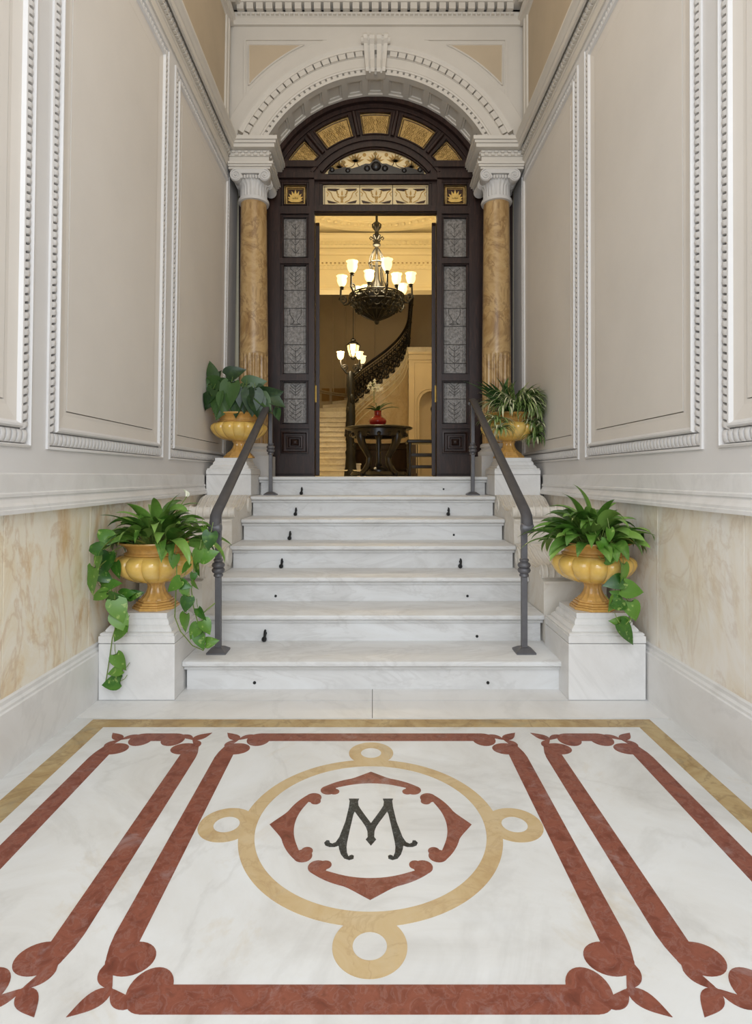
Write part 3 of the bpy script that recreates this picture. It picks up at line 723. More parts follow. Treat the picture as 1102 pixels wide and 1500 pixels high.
# shift leaves so that their edges show inside the opening
# ------------------------------------------------------------------ marble stairs
RISE = .171; TR = .352; Y0 = 3.196; SW = 1.06
stairs = thing('staircase', (0, Y0, 0), 'white marble staircase of seven steps rising to the dark wooden doorway', 'staircase')
brl = {0:[('d',373,1000),('d',715,1000)], 1:[('b',389,936),('d',699,932)], 2:[('d',404,873),('d',685,873)], 3:[('b',413.5,828),('b',674.5,828)], 4:[('b',425.5,786.5),('d',665,783.5)], 5:[('b',434,751.5),('b',657,750.5)], 6:[('b',442.5,719.5),('d',650,716.5)]}
for k in range(7):
    ya = Y0+TR*k; zt = RISE*(k+1); zb = RISE*k
    m = MB()
    yb = ya+TR+.02 if k < 6 else 6.0
    m.box(-SW+.012, SW-.012, ya, yb, max(zb-.02, 0), zt-.034)
    # moulded tread with rounded nosing and a fillet below it
    pr = [(ya+.0,zt-.058),(ya-.012,zt-.056),(ya-.016,zt-.044),(ya-.016,zt-.036),(ya-.034,zt-.034),(ya-.042,zt-.028),(ya-.044,zt-.016),(ya-.040,zt-.005),(ya-.030,zt),(yb,zt),(yb,zt-.058)]
    m.loops([[(x, a, b) for a, b in pr] for x in (-SW, SW)], True, True, True)
    st_ = m.build('step', M['stair'], stairs, smooth=True)
    for kind, px, py in brl[k]:
        p = at(px, py, ya); b = MB()
        if kind == 'b':
            z0 = zb+.002; x = p.x
            b.lathe([(.0,-.012),(.010,-.012),(.010,0),(0,0)], (x, ya, z0+.045), 12, axis='y')
            b.tube([(x,ya-.008,z0+.066),(x+.001,ya-.02,z0+.060),(x+.001,ya-.024,z0+.045),(x-.001,ya-.026,z0+.022),(x-.004,ya-.030,z0+.006)], [.006,.008,.009,.008,.009], 8)
            b.tube([(x-.004+.012*cos(a), ya-.024+.004*sin(a), z0+.014+.012*sin(a)) for a in [2*pi*i/12 for i in range(12)]], .0045, 6, True)
            b.build('rod_bracket', M['blackm'], st_, smooth=True)
        else:
            b.lathe([(.0,-.008),(.006,-.008),(.009,-.003),(.009,.001),(0,.001)], (p.x, ya, p.z), 10, axis='y'); b.build('bolt_head', M['blackm'], st_, smooth=True)
# ------------------------------------------------------------------ pedestals and scroll consoles
def pedestal(x0, x1, y0, y1, zb, zt, tz, label, base):
    """square block with stepped moulded cap; tz = height of the cap top"""
    cx, cy = (x0+x1)/2, (y0+y1)/2; hw, hd = (x1-x0)/2, (y1-y0)/2
    t = thing('urn_pedestal', (cx, cy, base), label, 'pedestal')
    m = MB(); m.box(x0, x1, y0, y1, zb, zt-.002); m.build('block', M['white'], t, bevel=.003)
    m = MB(); h = tz-zt; ls = []
    for q, z in ((.97,0),(.97,.02),(1.0,.02),(1.0,.26),(.965,.275),(.965,.29),(.975,.31),(.975,.34),(.95,.37),(.87,.39),(.87,.41),(.875,.43),(.86,.47),(.83,.52),(.80,.56),(.80,.58),(.765,.59),(.765,.60),(.76,.68),(.74,.74),(.72,.78),(.72,.80),(.685,.81),(.685,1.0)):
        e = hw*(1-q); ls.append([(cx-hw+e,cy-hd+e,zt+h*z), (cx+hw-e,cy-hd+e,zt+h*z), (cx+hw-e,cy+hd-e,zt+h*z), (cx-hw+e,cy+hd-e,zt+h*z)])
    m.loops(ls, True, True, True); m.build('moulded_cap', M['white'], t)
    return t
pedestal(-1.470,-1.062, 3.036,3.455, 0, .303, .452, 'white marble pedestal at the foot of the stairs, under the left trailing vines', 0)
pedestal(1.048,1.462, 3.036,3.455, 0, .303, .452, 'white marble pedestal at the foot of the stairs, by the right wall', 0)
pedestal(-1.455,-1.064, 4.946,5.36, 1.03, 1.214, 1.362, 'upper white pedestal left of the doorway under the broad-leaved plant', 1.03)
pedestal(1.061,1.462, 4.946,5.36, 1.03, 1.214, 1.362, 'upper white pedestal right of the doorway under the spider plant', 1.03)
def console(s, yf, yb, zf, zb, base, label, vol, x_in=1.064, x_out=1.455):
    """stone block with a rolled front and a sweeping ribbed top, volute on the stair side"""
    t = thing('scroll_console', (s*(x_in+x_out)/2, yf, base), label, 'console')
    rr = .044; cyl_ = (yf+.052, zf-rr); m = MB()
    top = [(yf+.052+rr*sin(a), zf-rr+rr*cos(a)) for a in [-pi*.95+pi*1.05*i/16 for i in range(17)]]
    L = yb-yf
    sw = [(yf+.13, zf-.028), (yf+.22*L+.05, zf-.045), (yf+.45*L, zf-.042), (yf+.62*L, zf-.010), (yf+.76*L, zf+(zb-zf)*.65), (yf+.88*L, zb-.004), (yb, zb)]
    prof = [(yf+.012, base), (yf+.012, zf-.10)]+top+sw+[(yb, base)]
    XS = [x_in+(x_out-x_in)*q for q in (0, 1)]
    m.loops([[(s*x, a, b) for a, b in prof] for x in XS], True, False, False)
    tri = tessellate_polygon([[Vector((a, b, 0)) for a, b in prof]])
    for x in XS: m.add([(s*x, a, b) for a, b in prof], [tuple(q) for q in tri])
    m.build('block', M['scroll'], t, smooth=True)
    r = MB()
    for q in (.06, .16, .26, .40, .54, .68, .82, .94):     # ribs over the roll and sweep
        x = x_in+(x_out-x_in)*q
        pth = [(s*x, a-.0, b+.001) for a, b in top[4:]]+[(s*x, a, b) for a, b in sw[:-1]]
        r.tube(pth, .010, 6)
    r.box(min(s*x_in,s*x_out)+.004, max(s*x_in,s*x_out)-.004, yf+.002, yf+.03, zf-.112, zf-.095)
    r.build('ribs', M['scroll'], t, smooth=True)
    for (vy, vz, r0) in vol:
        v = MB(); sp = []
        for i in range(60):
            a = i/59*2*pi*2.4; q = r0*(1-i/59*.88); sp.append((s*(x_in-.001), vy-q*sin(a), vz+q*cos(a)))
        v.tube(sp, [.009*(1-.5*i/59) for i in range(60)], 6)
        v.lathe([(.0,-.008),(r0*.98,-.008),(r0,.0),(r0,.02),(0,.02)], (s*(x_in+.004), vy, vz), 28, axis='x')
        v.build('volute', M['scroll'], t, smooth=True)
console(-1, 3.52, 4.262, .642, .694, 0, 'lower stone scroll console beside the left handrail post', [(4.165,.607,.064), (3.572,.598,.040)])
console(1, 3.52, 4.262, .642, .694, 0, 'lower stone scroll console beside the right handrail post', [(4.165,.607,.064), (3.572,.598,.040)])
console(-1, 4.264, 4.944, .968, 1.036, 0, 'upper stone scroll console below the left broad-leaved urn', [(4.84,.950,.062), (4.316,.924,.040)])
console(1, 4.264, 4.944, .968, 1.036, 0, 'upper stone scroll console below the right spider plant urn', [(4.84,.950,.062), (4.316,.924,.040)])
# ground under the upper pedestals and column feet
mb = MB(); mb.box(-1.45,-1.062, 4.946,5.99, 0,1.028); mb.box(1.062,1.46, 4.946,5.99, 0,1.028)
mb.box(-1.45,-1.062,5.362,5.99,1.028,1.197); mb.box(1.062,1.46,5.362,5.99,1.028,1.197)
struct(mb.build('trim_1', M['scroll']))
# ------------------------------------------------------------------ handrails
def railing(s, label):
    X = .905 if s < 0 else .885; Xu = .938 if s < 0 else .915
    t = thing('stair_railing', (s*X, 3.32, RISE), label, 'railing')
    def post(x, y, zb, zt, zc):
        m = MB(); w = .0165
        m.box(x-w, x+w, y-w, y+w, zb+.012, zt); m.build('post', M['iron'], t, bevel=.003)
        m = MB(); m.loops([[(x-q,y-q,z),(x+q,y-q,z),(x+q,y+q,z),(x-q,y+q,z)] for q, z in ((.056,zb),(.056,zb+.010),(.030,zb+.028),(.020,zb+.032))], True, True, True)
        m.build('base_plate', M['iron'], t)
        m = MB(); m.lathe([(.018,zc-.055),(.027,zc-.05),(.027,zc-.04),(.022,zc-.034),(.034,zc-.026),(.038,zc-.014),(.034,zc-.004),(.026,zc),(.034,zc+.004),(.038,zc+.014),(.034,zc+.026),(.022,zc+.034),(.027,zc+.040),(.027,zc+.05),(.018,zc+.055)], (x,y,0), 20)
        m.build('collar', M['iron'], t, smooth=True)
    post(s*X, 3.32, RISE, .97, .665); post(s*Xu, 5.20, RISE*6, 1.86, 1.45)
    path = [(s*X, 3.245, .885), (s*X, 3.246, .935), (s*X, 3.262, .972), (s*X, 3.30, 1.000), (s*X, 3.40, 1.050)]
    for i in range(1, 9): q = i/8; path.append((s*(X+(Xu-X)*q), 3.40+1.74*q, 1.050+.83*q))
    path += [(s*Xu, 5.18, 1.893), (s*Xu, 5.215, 1.90), (s*Xu, 5.24, 1.885)]
    m = MB(); ls = []
    sec = [(-.030,-.010),(-.030,.006),(-.022,.014),(-.008,.018),(.008,.018),(.022,.014),(.030,.006),(.030,-.010),(.02,-.014),(-.02,-.014)]
    P = [Vector(p) for p in path]
    for i, p in enumerate(P):
        tg = (P[min(i+1,len(P)-1)]-P[max(i-1,0)]).normalized(); sd = Vector((1,0,0)); up = sd.cross(tg).normalized()
        ls.append([p+sd*a+up*b for a, b in sec])
    m.loops(ls, True, True, True); m.build('handrail', M['irondark'], t, smooth=True)
    m = MB(); m.lathe([(.0,-.034),(.024,-.034),(.030,-.026),(.030,.026),(.024,.034),(0,.034)], (s*X, 3.255, .902), 20, axis='x')
    m.build('end_scroll', M['iron'], t, smooth=True)
    m = MB(); m.tube([(s*X,3.26,.90),(s*X,3.32,.95)], .013, 8); m.build('rail_bracket', M['iron'], t, smooth=True)
    m = MB(); m.tube([(s*Xu,5.2,1.85),(s*Xu,5.2,1.888)], .017, 8); m.build('rail_bracket', M['iron'], t, smooth=True)
    m = MB(); m.ball((s*(Xu-.0)-s*.03, 5.20, 1.865), .016); m.build('knob', M['iron'], t, smooth=True)
railing(-1, 'grey iron stair railing on the left side of the steps')
railing(1, 'grey iron stair railing on the right side of the steps')
# ------------------------------------------------------------------ urns
NL = 14
def make_urn():
    t = thing('urn', (0,0,0), '', 'urn')
    m = MB()                                             # octagonal stepped foot
    for r, z0, z1 in ((.128,0,.016),(.120,.016,.026),(.108,.026,.040),(.096,.040,.052)):
        m.lathe([(r,z0),(r,z1)], (0,0,0), 8, a0=pi/8)
    m.build('foot', M['glaze2'], t, local=True, bevel=.003)
    m = MB(); m.lathe([(.085,.052),(.080,.062),(.066,.074),(.055,.092),(.048,.112),(.046,.128),(.052,.140),(.058,.148),(.05,.152)], (0,0,0), 112, lambda a, z: 1-.07*abs(sin(a*NL/2)))
    m.build('stem', M['glaze2'], t, local=True, smooth=True)
    m = MB()
    pr = [(.045,.148),(.085,.152),(.130,.163),(.172,.182),(.205,.208),(.225,.238),(.233,.262),(.228,.284),(.212,.300),(.190,.308),(.168,.312),(.158,.314)]
    def lob(a, z):
        k = min(1, max(0, (z-.15)/.03))*min(1, max(0, (.312-z)/.012))
        return 1-.085*k*(1-abs(cos(a*NL/2))**.55)
    m.lathe(pr, (0,0,0), NL*14, lob); m.build('bowl', M['glaze'], t, local=True, smooth=True)
    m = MB(); m.lathe([(.158,.312),(.170,.315),(.172,.321),(.162,.326),(.154,.330),(.156,.342),(.166,.356),(.186,.370),(.204,.378),(.209,.383),(.208,.389),(.200,.391),(.190,.386),(.165,.366),(.150,.350),(.14,.33)], (0,0,0), 56, cap=False)
    m.build('rim', M['glaze2'], t, local=True, smooth=True)
    m = MB(); m.lathe([(.0,.352),(.08,.360),(.158,.354),(.150,.34),(0,.34)], (0,0,0), 28); m.build('soil', M['soil'], t, local=True, smooth=True)
    return t
urn0 = make_urn(); G = 'ochre glazed urns on the pedestals'
URN = []
for i, (x, y, z, sc, lab) in enumerate((
    (-1.240, 3.245, .452, 1.0, 'ochre lobed urn on the lower pedestal by the left wall, vines over its rim'),
    (1.250, 3.225, .452, 1.0, 'ochre lobed urn on the lower pedestal by the right wall, one short vine'),
    (-1.212, 5.14, 1.362, 1.10, 'ochre lobed urn left of the doorway holding dark broad leaves'),
    (1.230, 5.14, 1.362, 1.10, 'ochre lobed urn right of the doorway holding the spider plant'))):
    o = urn0 if i == 0 else dup(urn0)
    o.location = (x, y, z); o.scale = (sc, sc, sc*(.98 if i < 2 else .93)); tag(o, lab, 'urn', G); URN.append(o)
# ------------------------------------------------------------------ plants
def leaf(mb, base, az, el, L, W, droop, fold=.25, roll=0, shape='lance', n=8, twist=0):
    b = Vector(base); p = Vector(base); d0 = Vector((cos(az), sin(az), 0)); rows_ = []
    for i in range(n+1):
        t = i/n; e = el-droop*t**1.2
        dr = d0*cos(e)+Vector((0,0,1))*sin(e)
        sd = Vector((-sin(az), cos(az), 0)); nm = sd.cross(dr)*-1
        rl = roll+twist*t
        s2 = sd*cos(rl)+nm*sin(rl); n2 = nm*cos(rl)-sd*sin(rl)
        if shape == 'lance': w = W*(sin(pi*min(1, .06+.94*t**.72))**.85)
        elif shape == 'heart': w = W*[.62,.93,1.0,.96,.85,.68,.46,.22,.015][min(8, round(t*8))]
        else: w = W*(min(1, t*6+.4)*(1-t**3)+.02)
        rows_.append((p.copy(), s2, n2, w)); p = p+dr*(L/n)
    vs = []
    for k, (c, s2, n2, w) in enumerate(rows_):
        back = Vector((0,0,0))
        if shape == 'heart' and k == 0:
            back = (rows_[1][0]-rows_[0][0])*-.9
        vs += [c+s2*w+n2*fold*w+back, c+s2*w*.5+n2*fold*w*.35+back*.8, c, c-s2*w*.5+n2*fold*w*.35+back*.8, c-s2*w+n2*fold*w+back]
    mb.add(vs, [(k*5+i, k*5+i+1, (k+1)*5+i+1, (k+1)*5+i) for k in range(n) for i in range(4)])
    return p
def facing_leaf(mb, c, ang, L, W, tilt=0, fold=.15):
    """heart leaf hanging roughly in the x-z plane, tip direction ang (0 = right, -90 = down)"""
    d = Vector((cos(ang), 0, sin(ang))); s = Vector((-sin(ang), 0, cos(ang))); nn = Vector((0,-1,0))
    ct, st = cos(tilt), sin(tilt); s2 = s*ct+nn*st; n2 = nn*ct-s*st
    prof = [(-.13,.60),(-.02,.88),(.12,1.0),(.28,.97),(.45,.84),(.62,.62),(.78,.38),(.92,.13),(1.0,.01)]
    vs = []
    for k, (t, w) in enumerate(prof):
        cen = Vector(c)+d*L*(t-.4)*(1)+n2*(-.10*L*(t-.3)**2*2) if k else Vector(c)+d*L*(-.4+.02)
        e = Vector(c)+d*L*(t-.4)+n2*(-.10*L*(t-.3)**2*2)
        vs += [e+s2*w*W+n2*fold*w*W, e*.5+cen*.5+s2*w*W*.5+n2*fold*w*W*.4, cen, e*.5+cen*.5-s2*w*W*.5+n2*fold*w*W*.4, e-s2*w*W+n2*fold*w*W]
    mb.add(vs, [(k*5+i, k*5+i+1, (k+1)*5+i+1, (k+1)*5+i) for k in range(len(prof)-1) for i in range(4)])
def clampx(mb, x0, x1):
    for p in mb.v: p.x = min(max(p.x, x0), x1)
def lily(loc, seed, label, n, flower, Lr, spread):
    rd = random.Random(seed); t = thing('peace_lily', loc, label, 'plant'); x, y, z = loc
    m = MB(); stm = MB()
    for i in range(n):
        ring = (i+.5)/n; az = i*2.399+rd.uniform(-.4,.4)
        el = R(80)-R(66)*ring**.8+rd.uniform(-.2,.2); L = rd.uniform(*Lr)
        r0 = .015+.12*ring; b = Vector((x+r0*cos(az), y+r0*sin(az), z-.02))
        room = 1.0
        side = cos(az)*(1 if x > 0 else -1)
        if side > .35: room = 1-.42*(side-.35)
        if sin(az) > .4: room *= .85
        pl = L*rd.uniform(.22,.40)*(1.15-.5*ring); e = min(R(84), el+.25)
        d = Vector((cos(az)*cos(e), sin(az)*cos(e), sin(e))); b2 = b+d*pl*room
        stm.tube([b, b+d*pl*room*.5, b2], [.0045,.004,.003], 5)
        leaf(m, b2, az+rd.uniform(-.3,.3), el, L*.74*room, rd.uniform(.026,.042), rd.uniform(.8,2.1), .28, rd.uniform(-.5,.5), 'lance', 9, rd.uniform(-.5,.5))
    clampx(m, -1.455, 1.465)
    m.build('foliage', M['lily'], t, smooth=True); stm.build('stems', M['stem'], t, smooth=True)
    if flower:
        fx, fy, fz = flower; f = MB(); s = MB()
        s.tube([(x+.02,y,z), (x+(fx-x)*.6, y+(fy-y)*.5, z+(fz-z)*.6), (fx,fy,fz-.02)], .003, 6)
        s.build('flower_stem', M['stem'], t, smooth=True)
        leaf(f, (fx,fy,fz-.025), -pi/2-.6, R(70), .055, .021, .5, .5, 0, 'lance', 8)
        f.tube([(fx,fy-.012,fz-.02),(fx,fy-.014,fz+.012)], [.005,.003], 8); f.build('flower', M['petal'], t, smooth=True)
    return t
def vine(label, base, chains, strays, seed, mat='pothos', name='trailing_pothos'):
    """chains: list of (list of points along the stem); strays: list of (point, angle, size)"""
    rd = random.Random(seed); t = thing(name, base, label, 'plant'); m = MB(); s = MB()
    for c in chains: s.tube(c, .0032, 6)
    for p, a, L in strays:
        facing_leaf(m, p, R(a), L, L*rd.uniform(.36,.43), rd.uniform(-.7,.7), rd.uniform(.08,.3))
        d = Vector((cos(R(a)), 0, sin(R(a)))); q = Vector(p)-d*L*.40
        s.tube([q, q-d*.02+Vector((0,.012,.006)), q-d*.03+Vector((0,.022,.022))], .0018, 5)
    clampx(m, -1.462, 1.478)
    m.build('foliage', M[mat], t, smooth=True); s.build('stems', M['stem'], t, smooth=True)
    return t
lily((-1.225, 3.235, .81), 3, 'peace lily with arching leaves and one white bloom in the lower left urn', 96, tuple(at(274,722,3.32)), (.26,.40), 0)
lily((1.250, 3.215, .82), 11, 'peace lily with dense glossy leaves in the lower right urn', 110, None, (.25,.38), 0)
A = lambda x, y, d: at(110+x/4.4125, 700+y/4.4125, min(d, 1.425*F/(CX-110-x/4.4125)))   # vines stay clear of the left wall
LV = [(190,372,150,28,3.10),(135,458,175,24,3.05),(205,540,-100,34,3.0),(110,655,-95,40,3.02),(190,640,-30,26,3.0),(222,690,10,30,2.99),(160,760,200,26,3.02),(265,775,-10,30,2.98),(280,850,-70,36,2.96),(295,925,-60,32,2.97),(288,995,-125,30,2.98),(288,1185,-60,28,3.0),(265,1250,195,24,3.0),(240,1325,190,28,3.0),
      (330,750,10,24,3.08),(385,755,15,24,3.10),(270,590,-80,26,3.05),(150,540,-100,22,3.08),
      (640,535,-100,22,2.99),(715,580,-130,20,3.0),(645,690,-140,26,2.99),(705,690,-20,20,3.0),(715,738,-60,20,3.0),(722,810,-100,24,2.99),(712,930,-95,28,3.03),(775,990,-120,26,3.05),(815,878,-60,22,3.05),(845,960,-60,24,3.05),(808,1050,-70,26,3.06),(880,1060,10,20,3.08),(862,500,20,28,3.06),(795,510,-100,26,3.05),(790,590,-80,20,3.05),(775,690,-60,16,3.05),(765,640,-100,14,3.05),(870,400,-100,28,3.05),(850,350,-60,20,3.06)]
PXM = 3.0/F
st = [(A(x,y,d), a, L*1.02*PXM) for x,y,a,L,d in LV]
ch = [[A(330,430,3.1),A(250,470,3.05),A(200,560,3.03),A(210,640,3.02),A(235,720,3.0),A(250,820,2.985),A(262,900,2.98),A(258,980,2.99),A(240,1040,3.015),A(228,1130,3.02),A(215,1220,3.02),A(200,1310,3.02)],
      [A(270,480,3.06),A(170,560,3.05),A(130,620,3.05)],[A(220,650,3.03),A(190,720,3.03),A(180,790,3.03)],
      [A(620,450,3.03),A(655,520,3.01),A(658,640,3.01),A(650,780,3.02),A(645,900,3.04)],
      [A(730,440,3.07),A(765,520,3.06),A(770,620,3.06),A(752,720,3.06),A(765,830,3.07),A(790,920,3.07),A(805,1000,3.07),A(815,1080,3.08)],
      [A(645,900,3.04),A(680,990,3.06),A(760,1085,3.08),A(830,1115,3.09),A(855,1070,3.09)],[A(760,500,3.07),A(810,470,3.08),A(845,430,3.08)],[A(800,900,3.07),A(850,855,3.08),A(905,810,3.1)]]
vine('variegated pothos trailing down both sides of the lower left urn', (-1.24, 3.2, .81), ch, st, 5)
B = lambda x, y, d: at(760+x/4.2875, 690+y/4.2875, d)
RV = [(585,550,10,22,2.98),(655,645,-95,34,2.97),(608,700,195,30,2.97),(705,745,-10,34,2.97),(620,775,160,20,2.98),(635,835,-20,28,2.97),(590,830,-110,24,2.98),(715,872,-75,30,2.97),(640,952,170,28,3.0),(675,1010,-55,38,2.97),(530,475,-60,24,2.98),(570,400,-90,22,2.97)]
st = [(B(x,y,d), a, L*1.02*PXM) for x,y,a,L,d in RV]
ch = [[B(580,450,3.02),B(615,510,2.995),B(645,590,2.99),B(650,690,2.985),B(655,770,2.985),B(690,820,2.985),B(712,880,2.985),B(705,930,2.985),B(660,975,2.985)],[B(655,770,2.985),B(620,810,2.985)]]
vine('short pothos strand hanging from the lower right urn', (1.26, 3.2, .82), ch, st, 6)
C = lambda x, y, d: at(280+x/7.14, 520+y/7.14, d)
DL = [(220,165,100,22,5.02),(205,290,180,26,5.0),(255,250,60,22,5.06),(115,300,165,18,4.98),(180,440,-120,28,4.95),(150,500,-130,26,4.93),(270,500,-100,30,4.92),(300,580,-110,22,4.93),(400,410,-100,36,4.90),(450,190,20,26,5.08),(370,290,10,18,5.0),(330,380,120,26,4.95),(655,300,12,28,5.06),(560,460,-95,30,4.90),(640,480,-90,32,4.90),(690,530,-80,28,4.92),(480,540,-100,24,4.92),(820,415,10,30,5.0),(885,480,-30,24,5.0),(760,480,-50,26,4.95),(905,620,-80,14,5.0),(900,590,-100,12,5.0),(720,420,-60,26,5.0),(500,430,-110,26,4.95),(600,400,-80,26,5.02),(350,500,-95,26,4.92),(430,500,-80,24,4.93),(240,420,160,24,5.0),(750,540,-80,20,4.95)]
st = [(C(x,y,d), a, L*1.2*5/F) for x,y,a,L,d in DL]
ch = [[Vector((-1.22,5.12,1.74)), (C(x,y,5.05)+Vector((-1.22,5.12,1.74)))/2+Vector((0,0,.05)), C(x,y,d+.03)] for x,y,a,L,d in DL[::2]]
vine('dark broad-leaved philodendron in the urn left of the doorway', (-1.222, 5.14, 1.745), ch, st, 8, 'darkleaf', 'broad_leaf_plant')
def spider(loc):
    rd = random.Random(21); x, y, z = loc
    t = thing('spider_plant', loc, 'striped spider plant spilling over the upper right urn', 'plant')
    m = MB()
    for i in range(520):
        az = rd.uniform(0, 2*pi)
        if rd.random() < .45: az = rd.uniform(-1.6, .5)
        r0 = rd.uniform(.03,.12); b = Vector((x+.05+r0*cos(az), y+r0*sin(az), z+.03))
        m.cur = 1 if rd.random() < .3 else 0
        L = rd.uniform(.22,.42)*(1.0 if sin(az) < .4 else .6)
        leaf(m, b, az, rd.uniform(.6,1.35), L, rd.uniform(.008,.012), rd.uniform(1.5,2.6), .3, 0, 'strap', 8)
    for (cx_, cy_, cz_, n) in ((1.44,5.0,1.66,40), (1.45,4.97,1.54,40), (1.46,4.98,1.60,30), (1.09,4.88,1.68,26), (1.11,4.86,1.60,24), (1.43,4.96,1.76,34), (1.36,4.92,1.80,30), (1.18,4.9,1.80,24)):       # hanging plantlets
        for i in range(int(n*1.5)):
            az = rd.uniform(0, 2*pi); m.cur = 1 if rd.random() < .3 else 0
            leaf(m, (cx_-.03,cy_,cz_), az, rd.uniform(.1,1.0), rd.uniform(.10,.22), .011, rd.uniform(1.6,2.8), .3, 0, 'strap', 7)
    clampx(m, 0, 1.475)
    m.build('foliage', [M['spider'], M['spiderpale']], t, smooth=True)
    s = MB()
    for q in ((1.43,5.0,1.62), (1.44,4.96,1.50), (1.07,4.90,1.66)):
        s.tube([(x,y,z), ((x+q[0])/2+.05*(1 if q[0] > x else -1), (y+q[1])/2-.05, z+.08), (q[0],q[1],q[2]+.06), q], .0025, 5)
    s.build('stems', M['stem'], t, smooth=True)
spider((1.240, 5.12, 1.745))
def strap(loc):
    rd = random.Random(4); x, y, z = loc
    t = thing('strap_leaf_plant', loc, 'dark strap-leaved plant leaning left in the upper right urn', 'plant'); m = MB()
    D = lambda a, b, d: at(670+a/7.14, 520+b/7.14, d)
    for (tx, ty, d, W) in ((190,330,5.0,.038),(230,310,5.02,.04),(210,370,4.95,.035),(390,270,5.1,.042),(440,300,5.12,.04),(560,270,5.15,.05),(600,320,5.12,.05),(250,450,4.92,.03),(290,520,4.9,.028),(740,360,5.1,.03),(60,335,5.0,.014),(330,330,5.05,.04),(640,300,5.18,.04),(260,400,4.95,.034)):
        tp = D(tx, ty, d); v = tp-Vector((x,y,z)); hz = Vector((v.x, v.y, 0)); az = atan2(v.y, v.x)
        L = v.length*1.12; el = atan2(v.z, hz.length)+.35
        leaf(m, (x,y,z), az, el, L, W*1.2, .70, .3, rd.uniform(-.3,.3), 'lance', 8)
    m.build('foliage', M['darkgreen'], t, smooth=True)
strap((1.215, 5.13, 1.745))
# ------------------------------------------------------------------ the hall beyond the door
hf = 1.195
mb = MB(); mb.box(-3.2, 3.2, 6.0, 20.2, 1.05, hf); struct(mb.build('floor_hall', M['hallstep']))
mb = MB(); mb.box(-3.0, -2.85, 6.12, 14.2, hf, 7.4); struct(mb.build('wall_hall_left', M['halltop']))
mb = MB(); mb.box(2.85, 3.0, 6.12, 14.2, hf, 7.4); struct(mb.build('wall_hall_right', M['halltop']))
mb = MB(); 
mb.plate([(-3.0,1.0),(-1.40,1.0),(-1.40,5.28),(1.46,5.28),(1.46,1.0),(3.0,1.0),(3.0,7.4),(-3.0,7.4)], [], 0, .10, XZ(6.075)); struct(mb.build('wall_hall_front', M['halltop']))
ceil_h = sroot('ceiling_hall')
mb = MB(); mb.box(-3.0, 3.0, 6.1, 14.4, 7.30, 7.42); mb.build('ceiling_field', M['halltop'], ceil_h)
mb = MB()
for r, w, dz in ((2.72,.05,.07), (2.40,.02,.03), (2.84,.02,.05)):
    mb.lathe([(r-w,7.30),(r-w,7.30-dz),(r+w,7.30-dz),(r+w,7.30)], (.08,11.2,0), 96, cap=False)
for i in range(96):
    a = 2*pi*i/96; mb.ball((.08+2.55*cos(a), 11.2+2.55*sin(a), 7.28), .045, 8, 4)
mb.build('ceiling_ring', M['halltop'], ceil_h)
hd = sroot('wall_hall_far')                              # header over the stair alcove with its entablature
YH = 14.2
hb = lambda u, v, w: Vector((u, YH-w, v))
def hz(py): return 1.2+(HY-py)/F*YH
mb = MB(); mb.box(-3.0, 3.0, YH, YH+.25, hz(427), 7.4)
sweep(mb, hb, [(-.01,hz(427)),(.10,hz(427)),(.10,hz(424)),(.06,hz(421)),(.04,hz(417)),(.04,hz(414)),(-.01,hz(414))], -2.85, 2.85)
sweep(mb, hb, [(-.01,hz(395)),(.03,hz(395)),(.05,hz(391)),(.05,hz(388)),(.03,hz(386)),(-.01,hz(386))], -2.85, 2.85)
sweep(mb, hb, [(-.01,hz(374)),(.04,hz(374)),(.06,hz(371)),(.06,hz(368)),(-.01,hz(368))], -2.85, 2.85)
sweep(mb, hb, [(-.01,hz(364)),(.05,hz(364)),(.10,hz(361)),(.10,hz(356)),(.16,hz(353)),(.20,hz(349)),(.20,hz(346)),(-.01,hz(345))], -2.85, 2.85)
x = -2.2
while x < 2.2:
    mb.box(x, x+.055, YH-.15, YH-.08, hz(361.4), hz(356.4)); mb.box(x+.02, x+.078, YH-.075, YH-.02, hz(389.8), hz(385)); mb.box(x, x+.045, YH-.06, YH-.02, hz(394), hz(391.5))
    x += .105
mb.build('entablature', M['halltop'], hd)
mb = MB(); mb.box(-2.3, 2.3, YH-.088, YH+.01, hz(361.2), hz(356.6)); mb.box(-2.3, 2.3, YH-.034, YH+.01, hz(389.5), hz(385.2)); mb.build('dentil_gap_shade', M['bronzetan'], hd)  # dark strips that paint shade into the gaps behind the dentils
# stair alcove: curved wall round the helical stair
HCX, HCY, RI, RO = .21, 17.4, .87, 2.10
mb = MB()
pl = [(-2.85,14.2),(HCX-RO,14.6)]+[(HCX-RO*cos(a), HCY+RO*sin(a)) for a in [pi*i/32 for i in range(33)]]+[(HCX+RO,14.6),(2.85,14.2)]
mb.loops([[(x,y,z) for x, y in pl] for z in (hf, 8.0)], False)
al = struct(mb.build('wall_alcove', M['halltan'], smooth=True))
mb = MB()
for z in (3.9, 3.96): mb.tube([(x+(HCX-x)*.008, y+(HCY-y)*.008, z+(.0)) for x, y in pl[1:-1]], .025, 6)
for a in (.75, 1.0, 1.16, 1.5, 2.05):
    x, y = HCX-(RO-.015)*cos(a), HCY+(RO-.015)*sin(a); mb.tube([(x,y,4.0),(x,y,7.9)], .02, 6)
mb.build('wall_ribs', M['halltan'], al, smooth=True)
pn = MB()                                                # dark inset panels above the steps
for a0_, a1_ in ((.46,.66), (.72,1.02)):
    for k in range(6):
        q0 = a0_+(a1_-a0_)*k/6; q1 = a0_+(a1_-a0_)*(k+1)/6
        z0 = lambda q: 3.62+.25*(q-.46); r_ = RO-.02
        pn.add([(HCX-r_*cos(q), HCY+r_*sin(q), z) for q, z in ((q0,z0(q0)),(q1,z0(q1)),(q1,z0(q1)+.42),(q0,z0(q0)+.42))], [(0,1,2,3)])
